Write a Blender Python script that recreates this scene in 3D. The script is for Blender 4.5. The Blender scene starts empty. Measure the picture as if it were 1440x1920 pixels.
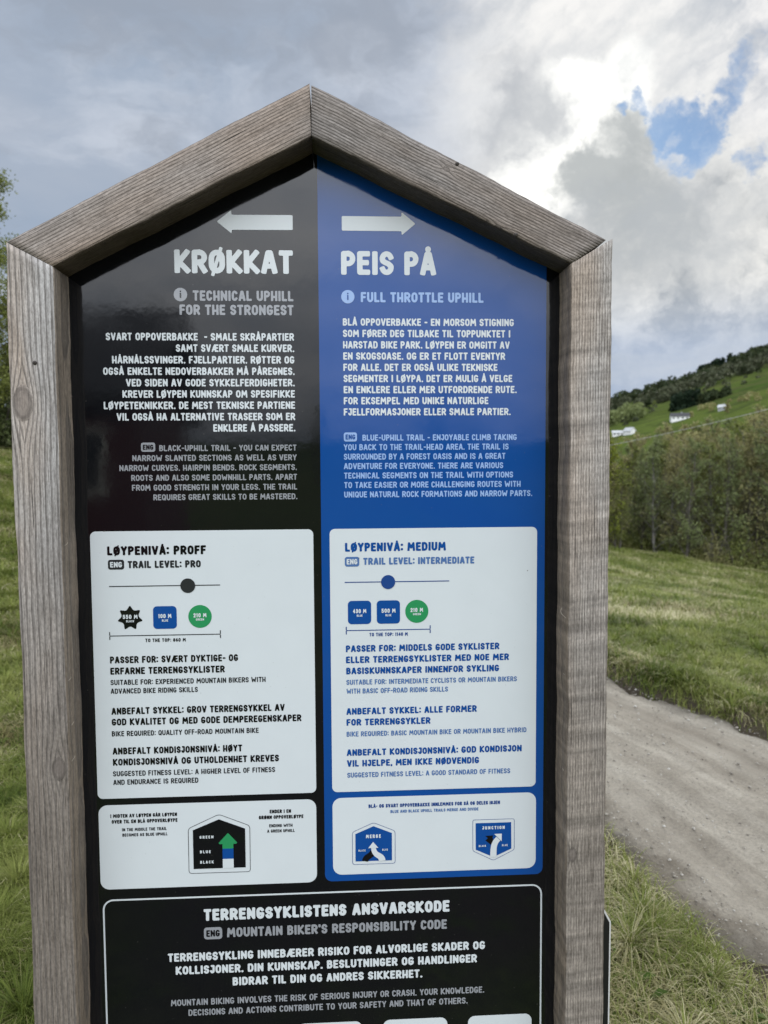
import bpy, bmesh, math, random
import numpy as np
from mathutils import Vector, Matrix, Quaternion
R_ = math.radians
scene = bpy.context.scene
C = scene.collection
EYE = 1.65                                   # eye height above the ground at the sign

# ---------------------------------------------------------------- camera
cam_d = bpy.data.cameras.new('camera')
cam = bpy.data.objects.new('camera', cam_d); C.objects.link(cam); scene.camera = cam
r_ = Vector((0.99846401, -0.05505997, -0.00616564)); u_ = Vector((0.00949927, 0.06049055, 0.99812357)); f_ = Vector((0.05458369, 0.99664903, -0.06092067))
cam.matrix_world = Matrix(((r_.x, u_.x, -f_.x, 0.0392), (r_.y, u_.y, -f_.y, -1.2966), (r_.z, u_.z, -f_.z, EYE), (0, 0, 0, 1)))
cam_d.sensor_fit = 'VERTICAL'; cam_d.sensor_height = 36; cam_d.lens = 36*1437.3/1920
cam_d.clip_start = 0.05; cam_d.clip_end = 5000
cam_d.dof.use_dof = True; cam_d.dof.focus_distance = 1.34; cam_d.dof.aperture_fstop = 6.6

# ---------------------------------------------------------------- node helper
class NT:
    def __init__(s, tree): s.t = tree; s.n = tree.nodes; s.l = tree.links
    def node(s, typ, **kw):
        n = s.n.new(typ)
        for k, v in kw.items(): setattr(n, k, v)
        return n
    def put(s, sock, v):
        if v is None: return
        if isinstance(v, bpy.types.NodeSocket): s.l.new(v, sock)
        else:
            if hasattr(sock.default_value, '__len__') and not isinstance(v, (int, float)):
                v = tuple(v)
                if len(sock.default_value) == 4 and len(v) == 3: v = v+(1,)
            elif hasattr(sock.default_value, '__len__'): v = (v,)*len(sock.default_value)
            sock.default_value = v
    def m(s, op, a, b=None, c=None, clamp=False):
        n = s.node('ShaderNodeMath', operation=op, use_clamp=clamp)
        s.put(n.inputs[0], a); s.put(n.inputs[1], b); s.put(n.inputs[2], c); return n.outputs[0]
    def vm(s, op, a, b=None, scale=None):
        n = s.node('ShaderNodeVectorMath', operation=op)
        s.put(n.inputs[0], a); s.put(n.inputs[1], b)
        if scale is not None: s.put(n.inputs['Scale'], scale)
        return n.outputs['Value'] if op in ('DOT_PRODUCT', 'LENGTH', 'DISTANCE') else n.outputs[0]
    def mix(s, f, a, b):
        n = s.node('ShaderNodeMix', data_type='RGBA'); s.put(n.inputs[0], f); s.put(n.inputs[6], a); s.put(n.inputs[7], b); return n.outputs[2]
    def mul(s, a, b):
        n = s.node('ShaderNodeMix', data_type='RGBA', blend_type='MULTIPLY'); n.inputs[0].default_value = 1
        s.put(n.inputs[6], a); s.put(n.inputs[7], b); return n.outputs[2]
    def ss(s, v, a, b, lo=0., hi=1.):
        n = s.node('ShaderNodeMapRange', interpolation_type='SMOOTHSTEP'); s.put(n.inputs[0], v)
        s.put(n.inputs[1], a); s.put(n.inputs[2], b); s.put(n.inputs[3], lo); s.put(n.inputs[4], hi); return n.outputs[0]
    def noise(s, vec, scale, detail=4, rough=.55, dist=0., out=0):
        n = s.node('ShaderNodeTexNoise'); s.put(n.inputs['Vector'], vec)
        s.put(n.inputs['Scale'], scale); s.put(n.inputs['Detail'], detail); s.put(n.inputs['Roughness'], rough); s.put(n.inputs['Distortion'], dist)
        return n.outputs[out]
    def comb(s, x, y, z):
        n = s.node('ShaderNodeCombineXYZ'); s.put(n.inputs[0], x); s.put(n.inputs[1], y); s.put(n.inputs[2], z); return n.outputs[0]
    def sep(s, v):
        n = s.node('ShaderNodeSeparateXYZ'); s.put(n.inputs[0], v); return n.outputs
    def ramp(s, f, pts):
        n = s.node('ShaderNodeValToRGB'); s.put(n.inputs[0], f); e = n.color_ramp.elements
        while len(e) < len(pts): e.new(.5)
        for q, (p, c) in zip(e, pts): q.position = p; q.color = tuple(c)+(1,) if len(c) == 3 else c
        return n.outputs[0]
    def attr(s, name):
        return s.node('ShaderNodeAttribute', attribute_name=name).outputs['Fac']
    def bump(s, h, strength, dist):
        n = s.node('ShaderNodeBump'); s.put(n.inputs['Height'], h); n.inputs['Strength'].default_value = strength; n.inputs['Distance'].default_value = dist
        return n.outputs[0]

# ---------------------------------------------------------------- world: broken cloud, bright round the veiled sun
SUN = Vector((0.262, 0.885, 0.385)).normalized()
world = bpy.data.worlds.new('World'); scene.world = world; world.use_nodes = True
w = NT(world.node_tree); w.n.clear()
d = w.node('ShaderNodeTexCoord').outputs['Generated']
sx, sy, sz = w.sep(d)
hh = w.m('ADD', w.m('MAXIMUM', sz, 0.0), 0.16)
p = w.comb(w.m('DIVIDE', sx, hh), w.m('DIVIDE', sy, hh), 0.0)
nw = w.noise(p, 2.2, 5, .6, out=1)
warp = w.vm('SUBTRACT', nw, (0.5, 0.5, 0.5))
nw2 = w.vm('SUBTRACT', w.noise(d, 9.0, 6, .62, out=1), (0.5, 0.5, 0.5))
dw = w.vm('ADD', d, w.vm('ADD', w.vm('SCALE', warp, scale=.16), w.vm('SCALE', nw2, scale=.10)))
nw3 = w.vm('SUBTRACT', w.noise(d, 7., 9, .66, out=1), (0.5, 0.5, 0.5))
dw2 = w.vm('ADD', d, w.vm('ADD', w.vm('SCALE', nw3, scale=.10), w.vm('SCALE', nw2, scale=.10)))
pw = w.vm('ADD', p, w.vm('SCALE', warp, scale=.35))
n_big = w.noise(pw, .75, 4, .5)
n_mid = w.noise(w.vm('ADD', pw, (3.1, 7.7, 0)), 2.3, 8, .58)
n_fine = w.noise(w.vm('ADD', d, w.vm('SCALE', nw2, scale=.07)), 8.5, 8, .6)
def spot(vec, c, a_out, a_in):                # soft round patch of sky round a direction
    c = Vector(c).normalized()
    return w.ss(w.vm('DOT_PRODUCT', w.vm('NORMALIZE', vec), tuple(c)), math.cos(R_(a_out)), math.cos(R_(a_in)))
grey = w.mix(w.ss(n_big, .33, .68), (0.33, 0.41, 0.53), (0.50, 0.54, 0.62))
grey = w.mix(w.ss(n_mid, .46, .70, 0, .75), grey, (0.62, 0.67, 0.76))
grey = w.mix(w.ss(w.noise(w.vm('ADD', pw, (9., 2., 0)), 1.9, 8, .62), .50, .66, 0, .65), grey, (0.32, 0.36, 0.43))
# streaked and heaped cloud on the sunward side
tx = w.m('DIVIDE', sx, w.m('MAXIMUM', sy, .15)); tz = w.m('DIVIDE', sz, w.m('MAXIMUM', sy, .15))
st = w.comb(w.m('ADD', w.m('MULTIPLY', tx, .77*3.2), w.m('MULTIPLY', tz, .64*3.2)), w.m('ADD', w.m('MULTIPLY', tx, -.64*11), w.m('MULTIPLY', tz, .77*11)), 0.)
n_st = w.noise(w.vm('ADD', st, w.vm('SCALE', nw3, scale=.9)), 1.6, 7, .6)
n_heap = w.noise(w.vm('ADD', d, w.vm('SCALE', nw2, scale=.10)), 11., 9, .62)
cum = w.mix(w.ss(n_heap, .36, .62), (0.40, 0.43, 0.46), (1.0, 0.985, 0.94))
cum = w.mix(w.ss(n_mid, .42, .66, 0, .4), cum, (0.50, 0.53, 0.56))
streak = w.mix(w.ss(n_st, .34, .66), (0.50, 0.54, 0.60), (0.94, 0.93, 0.92))
cum = w.mix(w.ss(tz, .38, .46), cum, streak)
right = w.ss(w.vm('DOT_PRODUCT', dw, (0.93, 0.1, 0.14)), .235, .36)
col = w.mix(right, grey, cum)
halo = spot(dw2, SUN, 12, 2)
col = w.mix(w.m('MULTIPLY', halo, .6), col, (0.98, 0.97, 0.94))
nh = w.m('MULTIPLY', w.m('SUBTRACT', n_heap, .5), 2.6)
n_low = w.m('MULTIPLY', w.m('SUBTRACT', w.noise(w.vm('ADD', d, w.vm('SCALE', nw2, scale=.08)), 26., 7, .62), .5), 2.2)
def patches(lst, k_noise, lo, hi):
    f = None
    for c, a, k in lst:
        g = w.m('MULTIPLY', spot(dw2, c, a, 0), k)
        f = g if f is None else w.m('MAXIMUM', f, g)
    return w.ss(w.m('ADD', f, w.m('MULTIPLY', w.m('ADD', nh, w.m('MULTIPLY', n_low, .6)), k_noise)), lo, hi)
core = patches((((.248, .90, .365), 5.0, 1), ((.262, .885, .39), 5.5, 1), ((.285, .872, .402), 4.8, 1), ((.31, .86, .41), 4.2, .9), ((.215, .92, .318), 3.0, .9), ((.222, .925, .285), 3.6, .85), ((.262, .875, .415), 4., .7), ((.232, .915, .332), 3.4, 1), ((.258, .92, .303), 3.0, .85)), .55, .25, 1.0)
col = w.mix(core, col, (1.25, 1.24, 1.19))
# denser, darker smears of cloud left of, below and right of the glow
for lst, k, cc, kn, lo, hi in (
    ((((.212, .889, .403), 4.2, 1), ((.195, .895, .385), 4, .8), ((.165, .90, .36), 5, .6), ((.20, .88, .43), 4, .6)), .75, (.40, .43, .475), .6, .15, 1.15),
    ((((.285, .902, .328), 3.6, 1), ((.31, .897, .322), 4.4, 1), ((.335, .893, .30), 5, .95), ((.322, .874, .357), 3.4, .85), ((.36, .90, .28), 5, .8)), .88, (.43, .46, .47), .75, .2, 1.05),
    ((((.40, .89, .27), 7, .8), ((.30, .92, .255), 6, .8), ((.45, .86, .29), 5, .6)), .7, (.50, .53, .56), .9, .25, 1.1),
    ((((.40, .82, .44), 7, .7), ((.33, .83, .45), 6, .7)), .5, (.62, .65, .68), 1.0, .3, 1.1)):
    col = w.mix(w.m('MULTIPLY', patches(lst, kn, lo, hi), k), col, cc)
# blue gaps
sky = w.node('ShaderNodeTexSky', sky_type='NISHITA', sun_disc=False)
sky.sun_elevation = math.asin(SUN.z); sky.sun_rotation = math.atan2(SUN.x, SUN.y)
sky.air_density = 1.0; sky.dust_density = .4; sky.ozone_density = 3.0
skyc = w.mul(w.vm('SCALE', sky.outputs[0], scale=.07), (0.50, 0.70, .93))
gap = patches((((.374, .849, .380), 2.6, 1.0), ((.388, .848, .366), 2.5, .95), ((.380, .857, .350), 2.0, .85), ((.402, .84, .37), 1.7, .85), ((.432, .800, .414), 2.6, .9), ((.449, .790, .422), 2.4, .9), ((.417, .820, .392), 2.0, .85), ((.338, .857, .397), 1.3, .85), ((.318, .866, .390), 1.0, .8), ((.355, .855, .393), 1.2, .75), ((.445, .83, .33), 1.8, .65)), .82, .52, 1.05)
col = w.mix(gap, col, w.mix(w.ss(n_low, -.1, .5, 0, .6), skyc, (0.55, 0.66, 0.82)))
# low sky over the hill is smoother and bluer
low = w.m('MULTIPLY', w.ss(sz, .225, .12), w.ss(sy, .0, .5))
col = w.mix(w.m('MULTIPLY', low, .78), col, w.mix(w.ss(n_mid, .32, .72), (0.36, 0.46, 0.64), (0.50, 0.575, 0.70)))
# the cloud behind the viewer is thin and bright
back = w.m('MULTIPLY', w.ss(sy, .12, -.55), w.ss(sz, -.02, .14))
bright = w.vm('SCALE', w.mix(w.ss(n_mid, .3, .7), (1.15, 1.25, 1.42), (1.75, 1.78, 1.84)), scale=w.ss(sz, .10, .42, .85, 2.0))
col = w.mix(back, col, bright)
col = w.mix(w.ss(sz, 0.0, -.06), col, (0.12, 0.13, 0.10))
bg = w.node('ShaderNodeBackground'); w.put(bg.inputs[0], col); bg.inputs[1].default_value = 1.0
w.l.new(bg.outputs[0], w.node('ShaderNodeOutputWorld').inputs[0])

# ---------------------------------------------------------------- sun through cloud
sl = bpy.data.lights.new('sun', 'SUN'); sl.energy = 2.0; sl.angle = R_(12); sl.color = (1.0, 0.95, 0.86)
so = bpy.data.objects.new('sun', sl); C.objects.link(so); so.rotation_euler = SUN.to_track_quat('Z', 'Y').to_euler(); so.location = (4, 12, 9)

scene.view_settings.view_transform = 'Standard'; scene.view_settings.look = 'None'
scene.view_settings.exposure = 0; scene.view_settings.gamma = 1; scene.view_settings.use_curve_mapping = False
scene.cycles.max_bounces = 6; scene.cycles.use_denoising = True

# ---------------------------------------------------------------- object helpers
def link(name, me, mat=None, parent=None):
    o = bpy.data.objects.new(name, me); C.objects.link(o)
    if mat is not None:
        for q in (mat if isinstance(mat, (list, tuple)) else [mat]): me.materials.append(q)
    if parent is not None: o.parent = parent
    return o
def mesh(name, vs, fs):
    me = bpy.data.meshes.new(name); me.from_pydata([tuple(map(float, q)) for q in vs], [], fs); me.update(); return me
def npmesh(name, V, F, attrs=None):
    """V (n,3); F (m,k) indices, all faces of k corners"""
    V = np.asarray(V, np.float32); F = np.asarray(F, np.int32); k = F.shape[1]
    me = bpy.data.meshes.new(name)
    me.vertices.add(len(V)); me.vertices.foreach_set('co', V.ravel())
    me.loops.add(F.size); me.loops.foreach_set('vertex_index', F.ravel())
    me.polygons.add(len(F)); me.polygons.foreach_set('loop_start', np.arange(0, F.size, k, dtype=np.int32))
    for an, a in (attrs or {}).items():
        at = me.attributes.new(an, 'FLOAT', 'POINT'); at.data.foreach_set('value', np.asarray(a, np.float32))
    me.update(calc_edges=True); me.validate(); return me
def smooth(me): me.polygons.foreach_set('use_smooth', [True]*len(me.polygons)); me.update()
def tag(o, label, cat, group=None, kind=None):
    o['label'] = label; o['category'] = cat
    if group: o['group'] = group
    if kind: o['kind'] = kind
    return o
def empty(name, loc=(0, 0, 0)):
    o = bpy.data.objects.new(name, None); C.objects.link(o); o.location = loc; o.empty_display_size = .2; return o

def mat(name): 
    M = bpy.data.materials.new(name); M.use_nodes = True
    s = NT(M.node_tree); return M, s, s.n['Principled BSDF']
def plain(name, c, rough=.6, spec=.5, var=.12, scale=8., bumpd=0.):
    M, s, b = mat(name)
    co = s.node('ShaderNodeTexCoord').outputs['Object']
    n = s.noise(co, scale, 5, .6)
    s.put(b.inputs['Base Color'], s.mix(n, tuple(q*(1-var) for q in c), tuple(min(1, q*(1+var)) for q in c)))
    b.inputs['Roughness'].default_value = rough; b.inputs['Specular IOR Level'].default_value = spec
    if bumpd: s.put(b.inputs['Normal'], s.bump(n, .6, bumpd))
    return M

# ---------------------------------------------------------------- printed laminate: every ink under the same glossy film
def ink(name, c, var=.04):
    M, s, b = mat(name)
    co = s.node('ShaderNodeNewGeometry').outputs['Position']
    n = s.noise(co, 14., 4, .6)
    col = s.mix(n, tuple(q*(1-var) for q in c), tuple(min(1, q*(1+var)) for q in c))
    dust = s.ss(s.noise(co, 210., 2, .5), .74, .80, 0, .25)          # specks of dirt on the film
    vo = s.node('ShaderNodeTexVoronoi'); s.put(vo.inputs['Vector'], co); vo.inputs['Scale'].default_value = 13.
    spk = s.m('MULTIPLY', s.ss(vo.outputs['Distance'], .019, .010), .75)
    s.put(b.inputs['Base Color'], s.mix(spk, s.mix(dust, col, (0.16, 0.15, 0.13)), (0.09, 0.08, 0.07)))
    s.put(b.inputs['Roughness'], s.ss(s.noise(co, 9., 5, .65), .3, .75, .035, .11))
    b.inputs['Specular IOR Level'].default_value = .62
    wob = s.m('ADD', s.noise(co, 5., 2, .4), s.m('MULTIPLY', s.noise(co, 42., 2, .5), .10))
    s.put(b.inputs['Normal'], s.bump(wob, .30, .0022))
    return M
INK = {'black': ink('black ink', (.0042, .0048, .0062), .1), 'blue': ink('blue ink', (.004, .058, .245)), 'white': ink('white ink', (.575, .615, .625)),
       'grey': ink('grey ink', (.26, .27, .285)), 'greyW': ink('mid grey ink', (.30, .31, .33)), 'pale': ink('pale blue ink', (.27, .40, .66)), 'slate': ink('slate blue ink', (.075, .15, .33)),
       'dark': ink('charcoal ink', (.022, .024, .027)), 'green': ink('green ink', (.022, .24, .085)), 'navy': ink('navy ink', (.012, .05, .20))}

# ---------------------------------------------------------------- stroke alphabet (unit box per letter), drawn as signed distance and meshed
def arc(cx, cy, rx, ry, a0, a1, n=10):
    return [(cx+rx*math.cos(R_(a0+(a1-a0)*i/n)), cy+ry*math.sin(R_(a0+(a1-a0)*i/n))) for i in range(n+1)]
OO = arc(.5, .66, .5, .34, 0, 180)+arc(.5, .34, .5, .34, 180, 360)+[(1, .66)]
SS = arc(.5, .735, .5, .265, 20, 200, 12)[0:12]+[(.06, .62), (.3, .54), (.7, .46), (.95, .36)]+arc(.5, .265, .5, .265, 10, -160, 12)
BOWL = [(0, 1), (.5, 1)]+arc(.5, .73, .5, .27, 90, -90)+[(0, .46)]
GL = {
 'A': (.66, [[(0, 0), (.40, 1), (.60, 1), (1, 0)], [(.17, .27), (.83, .27)]]),
 'B': (.60, [[(0, 0), (0, 1), (.48, 1)]+arc(.48, .775, .44, .225, 90, -90)+[(0, .55)], [(.45, .55)]+arc(.5, .275, .5, .275, 90, -90)+[(0, 0)]]),
 'C': (.58, [arc(.5, .68, .5, .32, 28, 180)+arc(.5, .32, .5, .32, 180, 332)]),
 'D': (.62, [[(0, 0), (0, 1), (.4, 1)]+arc(.45, .62, .55, .38, 90, 0)+arc(.45, .38, .55, .38, 0, -90)+[(0, 0)]]),
 'E': (.54, [[(1, 1), (0, 1), (0, 0), (1, 0)], [(0, .52), (.85, .52)]]),
 'F': (.53, [[(1, 1), (0, 1), (0, 0)], [(0, .50), (.85, .50)]]),
 'G': (.61, [arc(.5, .68, .5, .32, 32, 180)+arc(.5, .32, .5, .32, 180, 360)+[(1, .43), (.66, .43)]]),
 'H': (.62, [[(0, 0), (0, 1)], [(1, 0), (1, 1)], [(0, .38), (1, .38)]]),
 'I': (.25, [[(.5, 0), (.5, 1)]]),
 'J': (.50, [[(.35, 1), (1, 1), (1, .32)]+arc(.5, .30, .5, .30, 0, -165)]),
 'K': (.64, [[(0, 0), (0, 1)], [(.95, 1), (.18, .48), (1, 0)]]),
 'L': (.52, [[(0, 1), (0, 0), (1, 0)]]),
 'M': (.82, [[(0, 0), (.10, 1), (.5, .36), (.90, 1), (1, 0)]]),
 'N': (.64, [[(0, 0), (0, 1), (1, 0), (1, 1)]]),
 'O': (.62, [OO]), 'P': (.59, [[(0, 0)]+BOWL]),
 'Q': (.64, [OO, [(.58, .28), (1.05, -.08)]]),
 'R': (.62, [[(0, 0)]+BOWL, [(.48, .46), (1, 0)]]),
 'S': (.58, [SS]), 'T': (.58, [[(0, 1), (1, 1)], [(.5, 1), (.5, 0)]]),
 'U': (.62, [[(0, 1), (0, .34)]+arc(.5, .34, .5, .34, 180, 360)+[(1, 1)]]),
 'V': (.65, [[(0, 1), (.44, 0), (.56, 0), (1, 1)]]),
 'W': (.92, [[(0, 1), (.2, 0), (.5, .62), (.8, 0), (1, 1)]]),
 'X': (.62, [[(0, 1), (1, 0)], [(0, 0), (1, 1)]]),
 'Y': (.62, [[(0, 1), (.5, .45), (1, 1)], [(.5, .45), (.5, 0)]]),
 'Z': (.58, [[(0, 1), (1, 1), (0, 0), (1, 0)]]),
 'Ø': (.66, [OO, [(.12, -.20), (.88, 1.20)]]),
 'Å': (.66, [[(0, 0), (.40, 1), (.60, 1), (1, 0)], [(.17, .27), (.83, .27)], arc(.5, 1.27, .13, .09, 0, 360, 12)]),
 'Æ': (.92, [[(0, 0), (.42, 1), (1, 1)], [(.58, 1), (.58, 0), (1, 0)], [(.58, .52), (.93, .52)], [(.12, .27), (.58, .27)]]),
 '0': (.58, [OO]), '1': (.34, [[(.1, .86), (.75, 1), (.75, 0)]]),
 '2': (.56, [arc(.5, .70, .5, .30, 165, -15)+[(0, 0), (1, 0)]]),
 '3': (.56, [arc(.45, .75, .45, .25, 150, -90), arc(.45, .25, .5, .26, 90, -150)]),
 '4': (.60, [[(.7, 0), (.7, 1), (0, .32), (1, .32)]]),
 '5': (.56, [[(.9, 1), (.1, 1), (.05, .56)]+arc(.45, .31, .55, .31, 110, -150)]),
 '6': (.58, [arc(.5, .30, .5, .30, 0, 360, 16), [(0, .34), (.15, .75), (.7, 1)]]),
 '8': (.58, [arc(.5, .76, .44, .24, 0, 360, 16), arc(.5, .27, .5, .27, 0, 360, 16)]),
 '9': (.58, [arc(.5, .70, .5, .30, 0, 360, 16), [(1, .66), (.85, .25), (.3, 0)]]),
 '.': (.22, [[(.5, 0), (.5, 0)]]), ',': (.22, [[(.5, .02), (.4, -.12)]]), ':': (.22, [[(.5, .12), (.5, .12)], [(.5, .78), (.5, .78)]]),
 '-': (.40, [[(0, .46), (1, .46)]]), "'": (.2, [[(.5, 1), (.5, .86)]]), ' ': (.30, []),
}
_gc = {}
def glyph(ch, h, n):
    """polygons of one letter of cap height 1; h = half stroke, n = grid cells per cap height"""
    key = (ch, h, n)
    if key in _gc: return _gc[key]
    wd, strokes = GL[ch]
    cs = 1.0/n; pad = 2
    X0 = -.12; X1 = wd+.12; Y0 = -.34; Y1 = 1.46
    nx = int(round((X1-X0)/cs)); ny = int(round((Y1-Y0)/cs))
    gx = X0+np.arange(nx+1)*cs; gy = Y0+np.arange(ny+1)*cs
    PX, PY = np.meshgrid(gx, gy); D = np.full(PX.shape, 9.)
    rng = random.Random(ch)
    for st in strokes:
        P = [(h+x*(wd-2*h), h+y*(1-2*h)) for x, y in st]
        hw = h
        if ch in 'ØQ' and st is not strokes[0]: hw = h*.62
        if ch == 'Å' and st is strokes[2]: hw = h*.55
        if ch in 'A' and st is strokes[-1]: hw = h*.9
        closed = math.dist(P[0], P[-1]) < 1e-6 and len(P) > 2
        for i in range(len(P)-1):
            (ax, ay), (bx, by) = P[i], P[i+1]
            L = math.hypot(bx-ax, by-ay)
            if L < 1e-9:
                q = np.hypot(PX-ax, PY-ay)-hw*1.12
                D = np.minimum(D, q); continue
            ux, uy = (bx-ax)/L, (by-ay)/L
            tx = (PX-ax)*ux+(PY-ay)*uy; ty = np.abs(-(PX-ax)*uy+(PY-ay)*ux)
            q = np.hypot(tx-np.clip(tx, 0, L), ty)-hw
            D = np.minimum(D, q)
            r = hw*.45                                     # squarer stroke ends with soft corners
            lo = 0 if (i > 0 or closed) else -hw*.96; hi = L if (i < len(P)-2 or closed) else L+hw*.96
            c = (lo+hi)/2; ex = (hi-lo)/2-r; ey = hw-r
            qx = np.abs(tx-c)-ex; qy = ty-ey
            q = np.hypot(np.maximum(qx, 0), np.maximum(qy, 0))+np.minimum(np.maximum(qx, qy), 0)-r
            D = np.minimum(D, q)
    inside = D < 0
    V = []; F = []; vid = {}
    def vert(k, x, y):
        if k not in vid: vid[k] = len(V); V.append((x, y))
        return vid[k]
    full = inside[:-1, :-1] & inside[1:, :-1] & inside[:-1, 1:] & inside[1:, 1:]
    anyi = inside[:-1, :-1] | inside[1:, :-1] | inside[:-1, 1:] | inside[1:, 1:]
    for j in range(ny):
        i = 0
        while i < nx:
            if full[j, i]:
                i2 = i
                while i2 < nx and full[j, i2]: i2 += 1
                F.append([vert((i, j), gx[i], gy[j]), vert((i2, j), gx[i2], gy[j]), vert((i2, j+1), gx[i2], gy[j+1]), vert((i, j+1), gx[i], gy[j+1])])
                i = i2; continue
            if anyi[j, i]:
                cs4 = [(i, j), (i+1, j), (i+1, j+1), (i, j+1)]; poly = []
                for a in range(4):
                    (ia, ja), (ib, jb) = cs4[a], cs4[(a+1) % 4]
                    va, vb = D[ja, ia], D[jb, ib]
                    if va < 0: poly.append(vert((ia, ja), gx[ia], gy[ja]))
                    if (va < 0) != (vb < 0):
                        t = va/(va-vb); k = ('e',)+tuple(sorted(((ia, ja), (ib, jb))))
                        poly.append(vert(k, gx[ia]+t*(gx[ib]-gx[ia]), gy[ja]+t*(gy[jb]-gy[ja])))
                if len(poly) > 2: F.append(poly)
            i += 1
    _gc[key] = (V, F, wd); return _gc[key]

PY_ = 0.070                                             # depth of the panel face behind the frame face
def layer(k): return PY_-0.0004*k                       # each printed layer 0.4 mm proud of the one below
def text_geo(V, F, s, x0, x1, zb, cap, h=.115, n=14, k=2, track=.085, origin=(0, 0)):
    """add a line of lettering between x0 and x1 (mm) on baseline zb"""
    W = sum(GL[c][0] for c in s)+track*(len(s)-1)
    sc = (x1-x0)/W; x = 0.
    for c in s:
        gv, gf, wd = glyph(c, h, n)
        b = len(V)
        V.extend(((x0+(x+vx)*sc)/1000., layer(k), (zb+vz*cap)/1000.) for vx, vz in gv)
        F.extend([b+i for i in f] for f in gf)
        x += wd+track
def lettering(name, lines, colour, parent, **kw):
    groups = []                                            # lines further apart than a paragraph's leading are blocks of their own
    for a in lines:
        g = groups[-1] if groups else None
        if g and 0 < g[-1][3]-a[3] < 2.2*a[4] and min(a[2], g[-1][2]) > max(a[1], g[-1][1]): g.append(a)
        else: groups.append([a])
    for g in groups:
        V = []; F = []
        for a in g: text_geo(V, F, *a, **kw)
        o = link(name, mesh(name, V, F), INK[colour], parent)
    return o
def poly_obj(name, polys, colour, parent, k=1):
    V = []; F = []
    for q in polys:
        b = len(V); V += [(x/1000., layer(k), z/1000.) for x, z in q]; F.append(list(range(b, b+len(q))))
    return link(name, mesh(name, V, F), INK[colour], parent)
def rrect(x0, z0, x1, z1, r, n=6):
    rr = (r,)*4 if not isinstance(r, (tuple, list)) else r
    out = []
    for (cx, cz, a, q) in ((x1-rr[0], z1-rr[0], 0, rr[0]), (x0+rr[1], z1-rr[1], 90, rr[1]), (x0+rr[2], z0+rr[2], 180, rr[2]), (x1-rr[3], z0+rr[3], 270, rr[3])):
        out += arc(cx, cz, q, q, a, a+90, n) if q > 0 else [(cx, cz)]
    return out
def circle(x, z, r, n=40): return arc(x, z, r, r, 0, 360, n)[:-1]
def star(x, z, r, ri, n=7, a0=90, rnd=.18):
    P = [(x+(r if i % 2 == 0 else ri)*math.cos(R_(a0+180*i/n)), z+(r if i % 2 == 0 else ri)*math.sin(R_(a0+180*i/n))) for i in range(2*n)]
    return rounded(P, r*rnd)
def rounded(P, r, n=4):
    out = []
    N = len(P)
    for i in range(N):
        a, b, c = Vector(P[i-1]), Vector(P[i]), Vector(P[(i+1) % N])
        da, dc = (a-b), (c-b); q = min(r, da.length*.45, dc.length*.45)
        s, e = b+da.normalized()*q, b+dc.normalized()*q
        for t in range(n+1):
            t /= n; v = s*(1-t)**2+b*2*t*(1-t)+e*t*t; out.append((v.x, v.y))
    return out
def ring(P, Q):
    """closed band between two outlines with equal point counts"""
    n = len(P); return [[P[i], P[(i+1) % n], Q[(i+1) % n], Q[i]] for i in range(n)]
def inset(P, dd):
    out = []; N = len(P)
    for i in range(N):
        a, b, c = Vector(P[i-1]), Vector(P[i]), Vector(P[(i+1) % N])
        n1 = Vector((-(b-a).y, (b-a).x)).normalized(); n2 = Vector((-(c-b).y, (c-b).x)).normalized()
        nn = (n1+n2); nn = nn/max(.3, nn.length_squared/2)
        out.append((b.x+nn.x*dd, b.y+nn.y*dd))
    return out
def bar(x0, z0, x1, z1, wd):
    v = Vector((x1-x0, z1-z0)); nrm = Vector((-v.y, v.x)).normalized()*wd/2
    return [(x0+nrm.x, z0+nrm.y), (x0-nrm.x, z0-nrm.y), (x1-nrm.x, z1-nrm.y), (x1+nrm.x, z1+nrm.y)]
def ribbon(path, w0, w1=None):
    out = []; w1 = w1 or w0
    for i in range(len(path)):
        a = Vector(path[max(0, i-1)]); b = Vector(path[min(len(path)-1, i+1)]); dd = (b-a).normalized(); t = i/(len(path)-1)
        nn = Vector((-dd.y, dd.x))*((1-t)*w0+t*w1)/2; out.append((Vector(path[i])+nn, Vector(path[i])-nn))
    return [[tuple(out[i][0]), tuple(out[i][1]), tuple(out[i+1][1]), tuple(out[i+1][0])] for i in range(len(out)-1)]
def bez(a, b, c, e, n=14):
    a, b, c, e = map(Vector, (a, b, c, e))
    return [tuple(a*(1-t)**3+b*3*t*(1-t)**2+c*3*t*t*(1-t)+e*t**3) for t in [i/n for i in range(n+1)]]

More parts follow.
